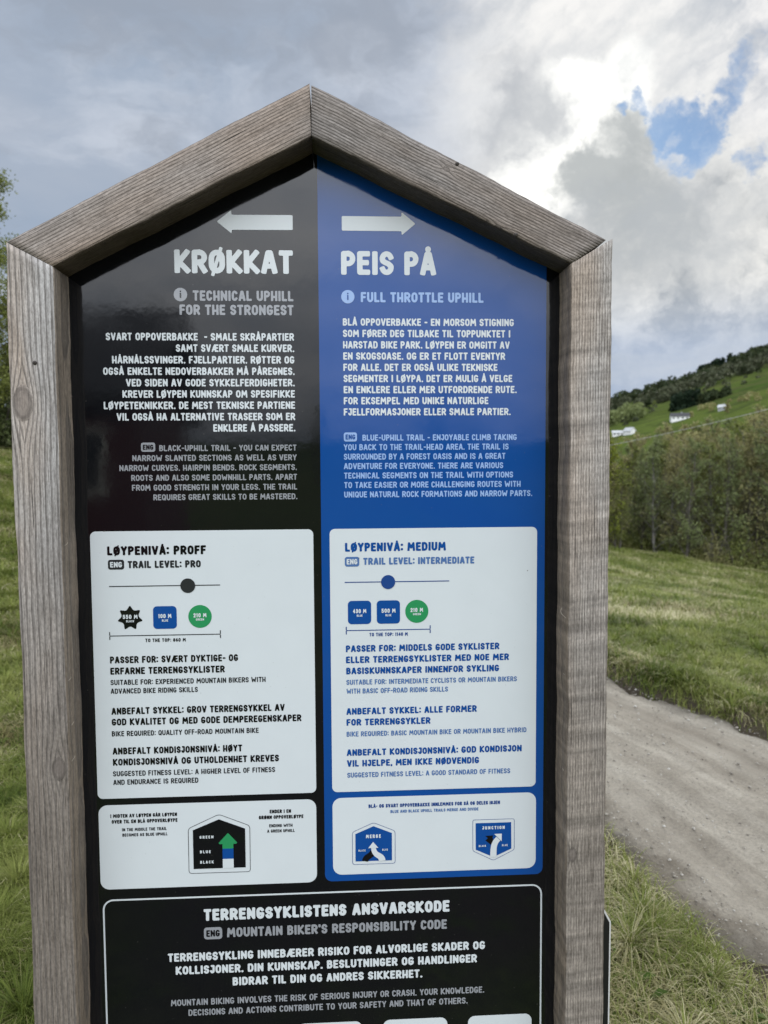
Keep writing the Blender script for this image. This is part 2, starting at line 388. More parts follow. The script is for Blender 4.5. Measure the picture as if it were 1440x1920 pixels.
# ---------------------------------------------------------------- weathered timber
def wood(name, pith, ring_mm, base, late, fine=1.0, wob=1.0, knots=(), bands=0., warm=.5, seed=0., inner_shade=(.2, .16, .12), low=None):
    M, s, b = mat(name)
    co = s.node('ShaderNodeTexCoord').outputs['Object']
    x, y, z = s.sep(co)
    zz = s.m('ADD', z, seed)
    lowv = s.comb(s.m('MULTIPLY', x, 6.), s.m('MULTIPLY', y, 6.), s.m('MULTIPLY', zz, 1.8))
    wv = s.m('MULTIPLY', s.m('SUBTRACT', s.noise(lowv, 1., 3, .5), .5), .016*wob)
    wv2 = s.m('MULTIPLY', s.m('SUBTRACT', s.noise(s.comb(s.m('MULTIPLY', x, 40.), s.m('MULTIPLY', y, 40.), s.m('MULTIPLY', zz, 14.)), 1., 3, .5), .5), .0022*wob)
    rad = s.m('SQRT', s.m('ADD', s.m('POWER', s.m('SUBTRACT', x, pith[0]), 2.), s.m('POWER', s.m('SUBTRACT', y, pith[1]), 2.)))
    rad = s.m('ADD', rad, s.m('ADD', wv, wv2))
    kmask = None; kr = None
    for (kx, ky, kz, kw) in knots:
        dx = s.m('SUBTRACT', x, kx); dz = s.m('MULTIPLY', s.m('SUBTRACT', z, kz), .55); dy = s.m('MULTIPLY', s.m('SUBTRACT', y, ky), .8)
        dist = s.m('SQRT', s.m('ADD', s.m('ADD', s.m('POWER', dx, 2.), s.m('POWER', dz, 2.)), s.m('POWER', dy, 2.)))
        g = s.m('EXPONENT', s.m('MULTIPLY', s.m('POWER', s.m('DIVIDE', dist, kw*1.9), 2.), -1.))
        sgn = s.m('SIGN', dx)
        rad = s.m('ADD', rad, s.m('MULTIPLY', g, s.m('MULTIPLY', sgn, kw*.9)))
        km = s.ss(dist, kw, kw*.6); kmask = km if kmask is None else s.m('MAXIMUM', kmask, km)
        kr = dist if kr is None else s.m('MINIMUM', kr, dist)
    ph = s.m('MULTIPLY', rad, 2*math.pi*1000./ring_mm)
    if kmask is not None: ph = s.m('ADD', s.m('MULTIPLY', ph, s.m('SUBTRACT', 1., kmask)), s.m('MULTIPLY', s.m('MULTIPLY', kr, 1250.), kmask))
    saw = s.m('FRACT', s.m('DIVIDE', ph, 2*math.pi))
    lw = s.m('MULTIPLY', s.m('MULTIPLY', s.ss(saw, .45, .93), s.ss(saw, 1.0, .955)), s.m('ADD', .72, s.m('MULTIPLY', s.noise(s.comb(s.m('MULTIPLY', x, 55.), s.m('MULTIPLY', y, 55.), s.m('MULTIPLY', zz, 9.)), 1., 3, .6), .5)))
    if kmask is not None: lw = s.m('MULTIPLY', lw, s.m('SUBTRACT', 1., s.m('MULTIPLY', kmask, .72)))              # dark latewood line closing each year
    fib = s.noise(s.comb(s.m('MULTIPLY', x, 520.), s.m('MULTIPLY', y, 520.), s.m('MULTIPLY', zz, 20.)), 1., 4, .65)
    fib2 = s.noise(s.comb(s.m('MULTIPLY', x, 300.), s.m('MULTIPLY', y, 300.), s.m('MULTIPLY', zz, 120.)), 1., 4, .7)
    blot = s.noise(s.comb(s.m('MULTIPLY', x, 18.), s.m('MULTIPLY', y, 18.), s.m('MULTIPLY', zz, 5.)), 1., 5, .6)
    blot2 = s.noise(s.comb(s.m('MULTIPLY', x, 9.), s.m('MULTIPLY', y, 9.), s.m('MULTIPLY', zz, 2.2)), 1., 3, .5)
    warmc = (base[0]*.98, base[1]*.80, base[2]*.64)
    c = s.mix(s.ss(blot2, .35, .68, 0, warm), base, warmc)
    if low:                                               # the lower length has weathered less and keeps a browner skin
        c = s.mix(s.ss(s.m('ADD', z, s.m('MULTIPLY', s.m('SUBTRACT', blot2, .5), .5)), 1.95, 1.0), c, low)
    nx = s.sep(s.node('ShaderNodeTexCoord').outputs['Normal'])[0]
    c = s.mix(s.ss(s.m('ABSOLUTE', nx), .6, .9, 0, .85), c, inner_shade)          # inner faces: browner wood, with their shade darkened into the colour
    c = s.mix(s.m('MULTIPLY', lw, min(1, .70*fine)), c, late)
    c = s.mul(c, s.ramp(fib, ((.28, (.45, .43, .41)), (.5, (.95, .95, .95)), (.72, (1.32, 1.32, 1.32)))))
    c = s.mul(c, s.ramp(fib2, ((.3, (.66, .65, .64)), (.52, (1., 1., 1.)), (.72, (1.28, 1.28, 1.28)))))
    c = s.mul(c, s.ramp(blot, ((.28, (.78, .77, .76)), (.55, (1., 1., 1.)), (.8, (1.1, 1.1, 1.1)))))
    hgt = s.m('ADD', s.m('MULTIPLY', lw, -.8), s.m('ADD', s.m('MULTIPLY', fib, .35), s.m('MULTIPLY', fib2, .45)))
    if bands:                                             # planer chatter across the face, and thin drying cracks along it
        sl = s.m('ADD', z, s.m('MULTIPLY', x, -.10))
        bn = s.noise(s.comb(s.m('MULTIPLY', x, 3.), 0., s.m('MULTIPLY', sl, 46.)), 1., 3, .6)
        c = s.mul(c, s.ramp(bn, ((.30, (1-bands,)*3), (.52, (1, 1, 1)), (.66, (1+bands*.8,)*3))))
        hgt = s.m('ADD', hgt, s.m('MULTIPLY', bn, 1.1))
    ck = s.noise(s.comb(s.m('MULTIPLY', x, 260.), s.m('MULTIPLY', y, 260.), s.m('MULTIPLY', zz, 3.2)), 1., 2, .5)
    crack = s.ss(ck, .69, .73)
    c = s.mix(s.m('MULTIPLY', crack, .8), c, (.035, .03, .027))
    hgt = s.m('ADD', hgt, s.m('MULTIPLY', crack, -1.4))
    if kmask is not None:
        c = s.mix(s.m('MULTIPLY', kmask, .55), c, (.12, .10, .088))
        rimk = s.m('MULTIPLY', s.ss(kr, .5*knots[0][3], .95*knots[0][3]), kmask); c = s.mix(s.m('MULTIPLY', rimk, .5), c, (.06, .05, .045))
    s.put(b.inputs['Base Color'], c)
    b.inputs['Roughness'].default_value = .82; b.inputs['Specular IOR Level'].default_value = .25
    s.put(b.inputs['Normal'], s.bump(hgt, .75, .0011))
    return M

def timber(name, q, depth, M, parent, seed, bow=None, step=.014):
    """a sawn length with front-face corners q = bottom-left, bottom-right, top-left, top-right (x, z in sign metres); z local runs along the length"""
    rng = random.Random(seed)
    bl, br, tl, tr = map(Vector, q)
    mb, mt = (bl+br)/2, (tl+tr)/2; ax = (mt-mb).normalized(); rx = Vector((ax.y, -ax.x))
    loc = lambda p: ((p-mb).dot(rx), (p-mb).dot(ax))
    c = [loc(p) for p in (bl, br, tl, tr)]
    L = (mt-mb).length; n = max(8, int(L/step)); e = .0022
    prof = []                                              # (s across 0..1, y) round the section, softened arrises
    for s_, y_ in ((e, 0), (None, 0), (1-e, 0), (1, e), (1, None), (1, 1-e), (1-e, 1), (None, 1), (e, 1), (0, 1-e), (0, None), (0, e)):
        prof.append((s_, y_))
    W = abs(c[1][0]-c[0][0]); es = e/W; ey = e/depth
    P = []
    def seg(a, b_, k):
        return [(a[0]+(b_[0]-a[0])*i/k, a[1]+(b_[1]-a[1])*i/k) for i in range(k)]
    P += seg((es, 0), (1-es, 0), 7)+seg((1-es, 0), (1, ey), 2)+seg((1, ey), (1, 1-ey), 8)+seg((1, 1-ey), (1-es, 1), 2)+seg((1-es, 1), (es, 1), 4)+seg((es, 1), (0, 1-ey), 2)+seg((0, 1-ey), (0, ey), 8)+seg((0, ey), (es, 0), 2)
    m = len(P); V = []; F = []
    ph = [rng.uniform(0, 6.28) for _ in range(8)]
    def wav(t, k): return sum(math.sin(t*f+ph[(i+k) % 8])*a for i, (f, a) in enumerate(((9, .0007), (23, .0004), (61, .00022), (130, .00012))))
    for i in range(n+1):
        t = i/n
        for (s_, y_) in P:
            lo = (c[0][0]*(1-s_)+c[1][0]*s_, c[0][1]*(1-s_)+c[1][1]*s_); hi = (c[2][0]*(1-s_)+c[3][0]*s_, c[2][1]*(1-s_)+c[3][1]*s_)
            X = lo[0]*(1-t)+hi[0]*t; Z = lo[1]*(1-t)+hi[1]*t
            zz = Z*3.
            if s_ < .12: X += wav(zz, 0)
            if s_ > .88: X += wav(zz, 3)
            Y = y_*depth+(wav(zz, 5)*.6 if y_ < .1 else 0)
            if bow: X += bow(Z, s_)
            V.append((X, Y, Z))
    for i in range(n):
        for j in range(m):
            a = i*m+j; b_ = i*m+(j+1) % m; F.append((a, b_, b_+m, a+m))
    F.append(tuple(range(m-1, -1, -1))); F.append(tuple(n*m+j for j in range(m)))
    me = mesh(name, V, F)
    o = link(name, me, M, parent)
    o.matrix_local = Matrix(((rx.x, 0, ax.x, mb.x), (0, 1, 0, 0), (rx.y, 0, ax.y, mb.y), (0, 0, 0, 1)))
    return o

# ---------------------------------------------------------------- THE TRAIL SIGN (sign coordinates: z = 0 at eye height)
sign = empty('trail_sign', (0, 0, EYE))
tag(sign, 'house-shaped trail sign with weathered timber frame round a black and blue glossy panel', 'trail sign')
G0 = -EYE-.10
wl = wood('grey timber left', (.120, .05), 8.5, (.42, .405, .39), (.11, .098, .088), 1.05, .9, knots=((-.019, 0, 1.855, .017), (.020, 0, 1.24, .012)), warm=.8, seed=1.3, inner_shade=(.23, .185, .14), low=(.190, .163, .136))
wr = wood('grey timber right', (-.24, .01), 4.8, (.41, .388, .362), (.13, .112, .096), .85, .5, knots=((-.024, 0, 1.06, .008),), bands=.36, warm=.75, seed=5.1, low=(.250, .220, .186))
wbl = wood('brown grey beam left', (.19, .16), 3.9, (.335, .300, .272), (.075, .062, .054), 1.0, .55, warm=.7, seed=9.2, inner_shade=(.105, .080, .065))
wbr = wood('brown grey beam right', (-.21, .20), 3.4, (.285, .260, .242), (.075, .065, .059), .9, .5, knots=((-.014, 0, .24, .004), (.034, 0, .36, .005)), warm=.6, seed=14.7, inner_shade=(.115, .092, .08))
def bow_l(Z, s_):                                          # the left post's outer arris bulges a little
    z = Z+G0; return -.0035*math.exp(-((z-.12)/.22)**2)*(1-s_)-.002*math.exp(-((z+.08)/.05)**2)*(1-s_)**2
DEP = .12
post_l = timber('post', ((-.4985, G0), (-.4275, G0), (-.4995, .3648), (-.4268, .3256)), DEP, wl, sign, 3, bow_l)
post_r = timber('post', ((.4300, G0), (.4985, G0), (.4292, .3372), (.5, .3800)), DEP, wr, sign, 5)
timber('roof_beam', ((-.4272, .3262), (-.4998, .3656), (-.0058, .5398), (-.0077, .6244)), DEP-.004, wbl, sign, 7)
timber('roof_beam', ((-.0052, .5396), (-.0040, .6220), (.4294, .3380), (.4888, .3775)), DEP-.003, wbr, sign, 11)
# the beams' first pair runs inner, outer edge: flip their face winding outward
for o in sign.children:
    bm = bmesh.new(); bm.from_mesh(o.data); bmesh.ops.recalc_face_normals(bm, faces=bm.faces); bm.to_mesh(o.data); bm.free()
    smooth(o.data)
    for q in o.data.polygons:
        if len(q.vertices) > 6: q.use_smooth = False
# nail heads and loose fibres
dark_steel = plain('rusty dark steel', (.05, .042, .036), .6, .4, .3, 60)
fibre = plain('pale wood fibre', (.45, .40, .33), .8, .2, .1, 50)
def tube_geo(V, F, pts, rad, k=6):
    b = len(V); n = len(pts)
    for i, p_ in enumerate(pts):
        a = Vector(pts[max(0, i-1)]); c = Vector(pts[min(n-1, i+1)]); t = (c-a).normalized()
        s = t.cross(Vector((0.13, .2, 1)) if abs(t.z) < .9 else Vector((1, 0, 0))).normalized(); q = t.cross(s)
        r = rad[i] if isinstance(rad, (list, tuple)) else rad
        for j in range(k):
            an = 2*math.pi*j/k; V.append(tuple(Vector(p_)+s*math.cos(an)*r+q*math.sin(an)*r))
    for i in range(n-1):
        for j in range(k): F.append((b+i*k+j, b+i*k+(j+1) % k, b+(i+1)*k+(j+1) % k, b+(i+1)*k+j))
    F.append(tuple(b+j for j in range(k-1, -1, -1))); F.append(tuple(b+(n-1)*k+j for j in range(k)))
for (x, z, par) in ((.2352, .4985, None), (.3342, .3843, None), (-.4608, .171, None)):
    V = []; F = []
    tube_geo(V, F, [(x, .001, z), (x+.0005, -.0012, z-.0006), (x+.0008, -.0022, z-.001)], [.0036, .0034, .0018], 10)
    link('nail_head', mesh('nail_head', V, F), dark_steel, sign)
rng = random.Random(4)
for (x, z, sgn) in ((.4302, -.372, -1), (.4305, -.262, -1), (.4300, -.545, -1), (-.4275, -.44, 1), (-.4275, -.36, 1), (-.4275, -.50, 1), (-.4272, -.13, 1)):
    V = []; F = []; a = rng.uniform(.4, .9); Lf = rng.choice((.005, .006, .008, .018))
    pts = [(x+sgn*Lf*.55*math.sin(math.pi*t*a)-sgn*.001, .012+.012*t, z+Lf*(t-.5)) for t in [i/7 for i in range(8)]]
    tube_geo(V, F, pts, [.0003]*7+[.0001], 5); link('wood_fibre', mesh('wood_fibre', V, F), fibre, sign)

# the panel
V = [(-.445, .3255), (-.445, -1.30), (.445, -1.30), (.445, .3390), (-.006, .5500)]
n = len(V); vs = [(x, PY_, z) for x, z in V]+[(x, PY_+.008, z) for x, z in V]
fs = [tuple(range(n)), tuple(range(2*n-1, n-1, -1))]+[(i, i+n, (i+1) % n+n, (i+1) % n) for i in range(n)]
panel = link('panel', mesh('panel', vs, fs), INK['black'], sign)
bluef = rrect(1.7, -761.6, 405.6, 100, (0, 0, 13, 13)); bluef = [q for q in bluef if q[1] < 99]
bluef = sorted([q for q in bluef if q[0] < 200], key=lambda q: -q[1])+sorted([q for q in bluef if q[0] >= 200], key=lambda q: q[1])+[(405.6, 357), (1.7, 546)]
poly_obj('blue_field', [bluef], 'blue', panel, 1)

# left column ------------------------------------------------------------
poly_obj('direction_arrow', [rounded([(-172.3, 421.9), (-147.2, 441.6), (-146.6, 433.6), (-41.8, 434.2), (-41.8, 408.8), (-146.6, 408.2), (-147.2, 402.0)], 2.2)], 'white', panel, 2)
lettering('heading', [('KRØKKAT', -246.1, -42, 333.7, 40.4)], 'white', panel, h=.113, n=34, track=.06)
lettering('subheading', [('TECHNICAL UPHILL', -215.7, -42.3, 286.8, 17.8), ('FOR THE STRONGEST', -239.1, -42.2, 262.6, 17.8)], 'greyW', panel, h=.110, n=20)
poly_obj('information_symbol', [circle(-236.8, 297.3, 11.6)], 'greyW', panel, 2)
poly_obj('information_letter', [circle(-236.8, 302.8, 1.35, 14), rrect(-238.0, 291.6, -235.6, 300.2, .6, 3), [(-239.0, 299.0), (-236.5, 299.0), (-236.5, 300.2), (-239.0, 300.2)]][:2], 'black', panel, 3)
lettering('paragraph', [
 ('SVART OPPOVERBAKKE  - SMALE SKRÅPARTIER', -366, -42, 218.7, 13), ('SAMT SVÆRT SMALE KURVER.', -246.8, -41.9, 199.1, 13), ('HÅRNÅLSSVINGER. FJELLPARTIER. RØTTER OG', -356.4, -42, 179, 13),
 ('OGSÅ ENKELTE NEDOVERBAKKER MÅ PÅREGNES.', -372.1, -41.8, 159.2, 13), ('VED SIDEN AV GODE SYKKELFERDIGHETER.', -333.6, -41.8, 139.4, 13), ('KREVER LØYPEN KUNNSKAP OM SPESIFIKKE', -340.2, -41.8, 119.8, 13),
 ('LØYPETEKNIKKER. DE MEST TEKNISKE PARTIENE', -372.7, -41.8, 100.1, 13), ('VIL OGSÅ HA ALTERNATIVE TRASEER SOM ER', -351.1, -41.8, 80.3, 13), ('ENKLERE Å PASSERE.', -185.1, -41.8, 60.6, 13)], 'white', panel, h=.104, n=16)
def badge(x0, z0, x1, z1, colour, over, k=2):
    o = poly_obj('language_badge', [rrect(x0, z0, x1, z1, (z1-z0)*.24)], colour, panel, k)
    hgt = (z1-z0)*.56
    lettering('badge_letters', [('ENG', x0+(x1-x0)*.13, x1-(x1-x0)*.13, (z0+z1)/2-hgt/2, hgt)], over, panel, h=.108, n=16, k=k+1)
badge(-310.7, 26, -286.2, 42, 'grey', 'black')
lettering('translation', [('BLACK-UPHILL TRAIL - YOU CAN EXPECT', -279.4, -40.1, 26.9, 10.5), ('NARROW SLANTED SECTIONS AS WELL AS VERY', -326.2, -40.1, 9.7, 10.5), ('NARROW CURVES. HAIRPIN BENDS. ROCK SEGMENTS.', -348.9, -40, -7.5, 10.5),
 ('ROOTS AND ALSO SOME DOWNHILL PARTS. APART', -329, -39.9, -24.8, 10.5), ('FROM GOOD STRENGTH IN YOUR LEGS. THE TRAIL', -328.1, -39.8, -42, 10.5), ('REQUIRES GREAT SKILLS TO BE MASTERED.', -291.6, -39.8, -59.2, 10.5)], 'grey', panel, h=.096, n=14)
# right column
poly_obj('direction_arrow', [rounded([(172.4, 421.7), (148, 402.0), (147.6, 408.8), (43.4, 408.8), (43.4, 433.6), (147.6, 433.6), (148, 441.6)][::-1], 2.2)], 'white', panel, 2)
lettering('heading', [('PEIS PÅ', 41.5, 208.4, 333.1, 41)], 'white', panel, h=.113, n=34, track=.07)
lettering('subheading', [('FULL THROTTLE UPHILL', 75.5, 292.8, 286, 17.5)], 'pale', panel, h=.110, n=20)
poly_obj('information_symbol', [circle(52.8, 295.3, 11.6)], 'pale', panel, 2)
poly_obj('information_letter', [circle(52.8, 300.8, 1.35, 14), rrect(51.6, 289.6, 54.0, 298.2, .6, 3)], 'blue', panel, 3)
lettering('paragraph', [
 ('BLÅ OPPOVERBAKKE - EN MORSOM STIGNING', 43.6, 347.3, 245.2, 12.8), ('SOM FØRER DEG TILBAKE TIL TOPPUNKTET I', 43.6, 341.1, 225.4, 12.8), ('HARSTAD BIKE PARK. LØYPEN ER OMGITT AV', 43.6, 339.8, 205.6, 12.8), ('EN SKOGSOASE. OG ER ET FLOTT EVENTYR', 43.8, 331.8, 186, 12.8),
 ('FOR ALLE. DET ER OGSÅ ULIKE TEKNISKE', 43.8, 318.1, 166.3, 12.8), ('SEGMENTER I LØYPA. DET ER MULIG Å VELGE', 44, 344.9, 146.7, 12.8), ('EN ENKLERE ELLER MER UTFORDRENDE RUTE.', 44, 353, 127.2, 12.8), ('FOR EKSEMPEL MED UNIKE NATURLIGE', 44, 301.9, 107.7, 12.8), ('FJELLFORMASJONER ELLER SMALE PARTIER.', 43.8, 342.2, 88.1, 12.8)], 'white', panel, h=.104, n=16)
badge(43.5, 42.4, 66.8, 58.3, 'pale', 'blue')
lettering('translation', [('BLUE-UPHILL TRAIL - ENJOYABLE CLIMB TAKING', 76.5, 353.4, 43.6, 10.8), ('YOU BACK TO THE TRAIL-HEAD AREA. THE TRAIL IS', 43.2, 338.7, 26.8, 10.8), ('SURROUNDED BY A FOREST OASIS AND IS A GREAT', 43.2, 333, 10, 10.8), ('ADVENTURE FOR EVERYONE. THERE ARE VARIOUS', 43.2, 329, -6.7, 10.8),
 ('TECHNICAL SEGMENTS ON THE TRAIL WITH OPTIONS', 43.2, 347, -23.5, 10.8), ('TO TAKE EASIER OR MORE CHALLENGING ROUTES WITH', 43.2, 360.8, -40.3, 10.8), ('UNIQUE NATURAL ROCK FORMATIONS AND NARROW PARTS.', 43.2, 382.1, -57.2, 10.8)], 'pale', panel, h=.096, n=14)

# white cards ------------------------------------------------------------
poly_obj('info_card', [rrect(-402.7, -593.8, -12.5, -113, 9.5)], 'white', panel, 2)
poly_obj('info_card', [rrect(16.5, -594, 391.4, -112.9, 9.5)], 'white', panel, 2)
poly_obj('info_card', [rrect(-402.2, -761.8, -13, -605.8, 16)], 'white', panel, 2)
poly_obj('info_card', [rrect(16.6, -749.4, 392.3, -605.1, 16)], 'white', panel, 2)
def slider(x0, x1, z, cx, r, colour):
    poly_obj('level_slider', [bar(x0, z, x1, z, 1.7)], colour, panel, 3); poly_obj('slider_dot', [circle(cx, z-.4, r)], colour, panel, 4)
def bracket(x0, x1, z, colour):
    poly_obj('distance_bracket', [bar(x0, z, x1, z, 1.6), bar(x0, z-7, x0, z-.81, 1.7), bar(x0, z+.81, x0, z+7, 1.7), bar(x1, z-7, x1, z-.81, 1.7), bar(x1, z+.81, x1, z+7, 1.7)], colour, panel, 3)
def dist_badge(shape, colour, big, small, bx, sx_):
    poly_obj('distance_badge', [shape], colour, panel, 3)
    lettering('badge_letters', [(big,)+bx], 'white', panel, h=.115, n=12, k=4, track=.13)
    lettering('badge_letters', [(small,)+sx_], 'white', panel, h=.10, n=10, k=4, track=.13)
# black card
lettering('card_heading', [('LØYPENIVÅ: PROFF', -373.8, -202, -155.3, 16)], 'black', panel, h=.12, n=20, k=3)
badge(-373, -180.6, -345, -163.1, 'dark', 'white', 3)
lettering('card_subheading', [('TRAIL LEVEL: PRO', -339, -211.6, -178.6, 13)], 'dark', panel, h=.12, n=16, k=3)
slider(-372.3, -178.4, -210.5, -235.1, 13, 'dark')
dist_badge(star(-337.1, -267.2, 23.6, 14.2), 'black', '550 M', 'BLACK', (-349.8, -324, -268.7, 7.6), (-344, -330.1, -274.7, 3.9))
dist_badge(rrect(-297, -287.6, -255.7, -246.9, 7), 'blue', '100 M', 'BLUE', (-287.8, -265, -268.3, 7.6), (-281.7, -270.8, -274.5, 4))
dist_badge(circle(-214.8, -266.4, 20.6), 'green', '210 M', 'GREEN', (-226.3, -203.4, -268, 7.6), (-222.1, -207.8, -273.8, 4))
bracket(-373.4, -179.5, -298.8, 'dark')
lettering('distance_note', [('TO THE TOP: 860 M', -311.6, -240.7, -311, 6.5)], 'dark', panel, h=.115, n=12, k=3, track=.12)
lettering('card_text', [('PASSER FOR: SVÆRT DYKTIGE- OG', -374.2, -149.1, -348.1, 12.6), ('ERFARNE TERRENGSYKLISTER', -374.2, -173.1, -368.2, 12.6), ('ANBEFALT SYKKEL: GROV TERRENGSYKKEL AV', -374.2, -67.5, -440.6, 12.6), ('GOD KVALITET OG MED GODE DEMPEREGENSKAPER', -374.2, -37.8, -460.4, 12.6), ('ANBEFALT KONDISJONSNIVÅ: HØYT', -374, -144.6, -513.3, 12.6), ('KONDISJONSNIVÅ OG UTHOLDENHET KREVES', -374.1, -79.1, -533.5, 12.6)], 'black', panel, h=.114, n=16, k=3)
lettering('card_translation', [('SUITABLE FOR: EXPERIENCED MOUNTAIN BIKERS WITH', -374.4, -100.8, -387.2, 9.6), ('ADVANCED BIKE RIDING SKILLS', -374.4, -221.3, -402.9, 9.6), ('BIKE REQUIRED: QUALITY OFF-ROAD MOUNTAIN BIKE', -374.6, -114.5, -480.1, 9.6), ('SUGGESTED FITNESS LEVEL: A HIGHER LEVEL OF FITNESS', -374.6, -86.2, -553.2, 9.7), ('AND ENDURANCE IS REQUIRED', -374.5, -223.9, -568.9, 9.7)], 'dark', panel, h=.098, n=14, k=3)
# blue card
lettering('card_heading', [('LØYPENIVÅ: MEDIUM', 43.8, 225.1, -153.9, 15.8)], 'blue', panel, h=.12, n=20, k=3)
badge(43.2, -180.8, 69.1, -163.3, 'slate', 'white', 3)
lettering('card_subheading', [('TRAIL LEVEL: INTERMEDIATE', 76.2, 276.7, -178.1, 12.8)], 'slate', panel, h=.12, n=16, k=3)
slider(42.5, 231.1, -209.2, 120.6, 12.7, 'navy')
dist_badge(rrect(47.9, -285.3, 89.7, -242.8, 7), 'blue', '430 M', 'BLUE', (57, 81, -265.4, 7.7), (63.8, 74.1, -271.7, 4))
dist_badge(rrect(99.8, -285.3, 141.8, -242.9, 7), 'blue', '500 M', 'BLUE', (108.4, 133.7, -265.4, 7.7), (115.5, 126.2, -271.8, 4))
dist_badge(circle(172.2, -263.7, 21), 'green', '210 M', 'GREEN', (160.6, 183.5, -264.9, 7.7), (165.3, 179.4, -270.7, 4))
bracket(44.7, 196.4, -296.6, 'navy')
lettering('distance_note', [('TO THE TOP: 1140 M', 86.2, 155.8, -308, 6.6)], 'navy', panel, h=.115, n=12, k=3, track=.12)
lettering('card_text', [('PASSER FOR: MIDDELS GODE SYKLISTER', 43.7, 322.9, -335.9, 12.3), ('ELLER TERRENGSYKLISTER MED NOE MER', 43.7, 340.6, -356.2, 12.3), ('BASISKUNNSKAPER INNENFOR SYKLING', 43.9, 322.5, -376.6, 12.3), ('ANBEFALT SYKKEL: ALLE FORMER', 43.6, 281.5, -450.9, 12.3), ('FOR TERRENGSYKLER', 43.6, 196.4, -471.1, 12.3), ('ANBEFALT KONDISJONSNIVÅ: GOD KONDISJON', 43.6, 365, -527.1, 12.3), ('VIL HJELPE, MEN IKKE NØDVENDIG', 43.8, 286, -547.3, 12.3)], 'blue', panel, h=.114, n=16, k=3)
lettering('card_translation', [('SUITABLE FOR: INTERMEDIATE CYCLISTS OR MOUNTAIN BIKERS', 44, 355.5, -395.9, 9.4), ('WITH BASIC OFF-ROAD RIDING SKILLS', 44.2, 228.7, -412.2, 9.4), ('BIKE REQUIRED: BASIC MOUNTAIN BIKE OR MOUNTAIN BIKE HYBRID', 43.6, 373.7, -491.4, 9.4), ('SUGGESTED FITNESS LEVEL: A GOOD STANDARD OF FITNESS', 44, 343.8, -567.7, 9.5)], 'slate', panel, h=.098, n=14, k=3)
# small black card
lettering('card_text', [('I MIDTEN AV LØYPEN GÅR LØYPEN', -381.4, -263.2, -629.3, 6.8), ('OVER TIL EN BLÅ OPPOVERLØYPE', -379.3, -262.6, -639.9, 6.8), ('ENDER I EN', -97.2, -58.6, -629.7, 6.8), ('GRØNN OPPOVERLØYPE', -116.9, -36.4, -640.3, 6.8)], 'black', panel, h=.125, n=12, k=3)
lettering('card_translation', [('IN THE MIDDLE THE TRAIL', -361.5, -282.2, -654.6, 5.9), ('BECOMES AS BLUE UPHILL', -361.1, -280.9, -664.5, 5.9), ('ENDING WITH', -98.5, -56.3, -655.8, 5.9), ('A GREEN UPHILL', -102.3, -52.5, -665.7, 5.9)], 'dark', panel, h=.11, n=12, k=3)
def outline(P, r, wd, colour, k=3):
    A = rounded(P, r); B = inset(A, wd); poly_obj('pictogram_outline', ring(A, B), colour, panel, k)
outline([(-188.7, -628), (-244.4, -653.0), (-244.6, -737.5), (-133.3, -737.8), (-133.0, -651.0)], 6, 1.0, 'dark')
poly_obj('pictogram_field', [[(-188.8, -637.7), (-235.8, -656.6), (-235.8, -729), (-142.0, -729), (-142.0, -656.4)]], 'black', panel, 3)
poly_obj('pictogram_arrow', [[(-183.2, -711.8), (-183.2, -729.0), (-163.6, -729.0), (-163.6, -711.8)]], 'white', panel, 4)
poly_obj('pictogram_arrow', [[(-183.2, -692.6), (-183.2, -711.8), (-163.6, -711.8), (-163.6, -692.6)]], 'blue', panel, 4)
poly_obj('pictogram_arrow', [rounded([(-173, -663.4), (-190, -681.6), (-188.5, -684.0), (-183.2, -683.8), (-183.2, -692.6), (-163.6, -692.6), (-163.6, -683.8), (-158, -684.0), (-156.5, -681.8)], 1.2)], 'green', panel, 4)
lettering('pictogram_letters', [('GREEN', -223.9, -199.1, -672.6, 5.3), ('BLUE', -223.7, -204.4, -699.9, 5.3), ('BLACK', -223.7, -199.4, -719.2, 5.3)], 'white', panel, h=.115, n=12, k=4, track=.3)
# small blue card
lettering('card_text', [('BLÅ- OG SVART OPPOVERBAKKE INNLEMMES FOR SÅ OG DELES IGJEN', 82.4, 324.9, -625.5, 6.9)], 'navy', panel, h=.125, n=12, k=3)
lettering('card_translation', [('BLUE AND BLACK UPHILL TRAILS MERGE AND DIVIDE', 122.4, 285.1, -636.2, 5.8)], 'slate', panel, h=.11, n=12, k=3)
outline([(91.2, -652.6), (51.9, -669.6), (52.0, -731.4), (131.0, -731.4), (131.2, -669.6)], 5, .8, 'navy')
poly_obj('pictogram_field', [[(91.1, -659.7), (57.8, -673.6), (57.8, -725.2), (124.8, -725.2), (124.8, -673.6)]], 'blue', panel, 3)
poly_obj('pictogram_arrow', ribbon(bez((75.2, -725.1), (76.5, -715), (86, -718), (91, -706)), 11.2), 'black', panel, 4)
poly_obj('pictogram_arrow', ribbon(bez((106.7, -725.1), (106, -712), (92, -718), (90.6, -699)), 12.2, 8.6), 'white', panel, 5)
poly_obj('pictogram_arrow_head', [[(90.2, -688.8), (81.2, -700.2), (99.8, -700.0)]], 'white', panel, 6)
lettering('pictogram_letters', [('MERGE', 77.2, 104.4, -681.9, 6.8)], 'white', panel, h=.125, n=12, k=4, track=.3)
lettering('pictogram_letters', [('BLACK', 63.5, 76.4, -706.1, 3.7), ('BLUE', 107, 117.2, -706, 3.7)], 'white', panel, h=.11, n=10, k=6, track=.3)
outline([(273.9, -653.6), (274.2, -713), (313, -732.4), (352.4, -713), (352.2, -653.6)], 4, .8, 'navy')
poly_obj('pictogram_field', [[(279.7, -660.3), (280.0, -710.6), (313, -725.8), (346.6, -710.6), (346.0, -660.4)]], 'blue', panel, 3)
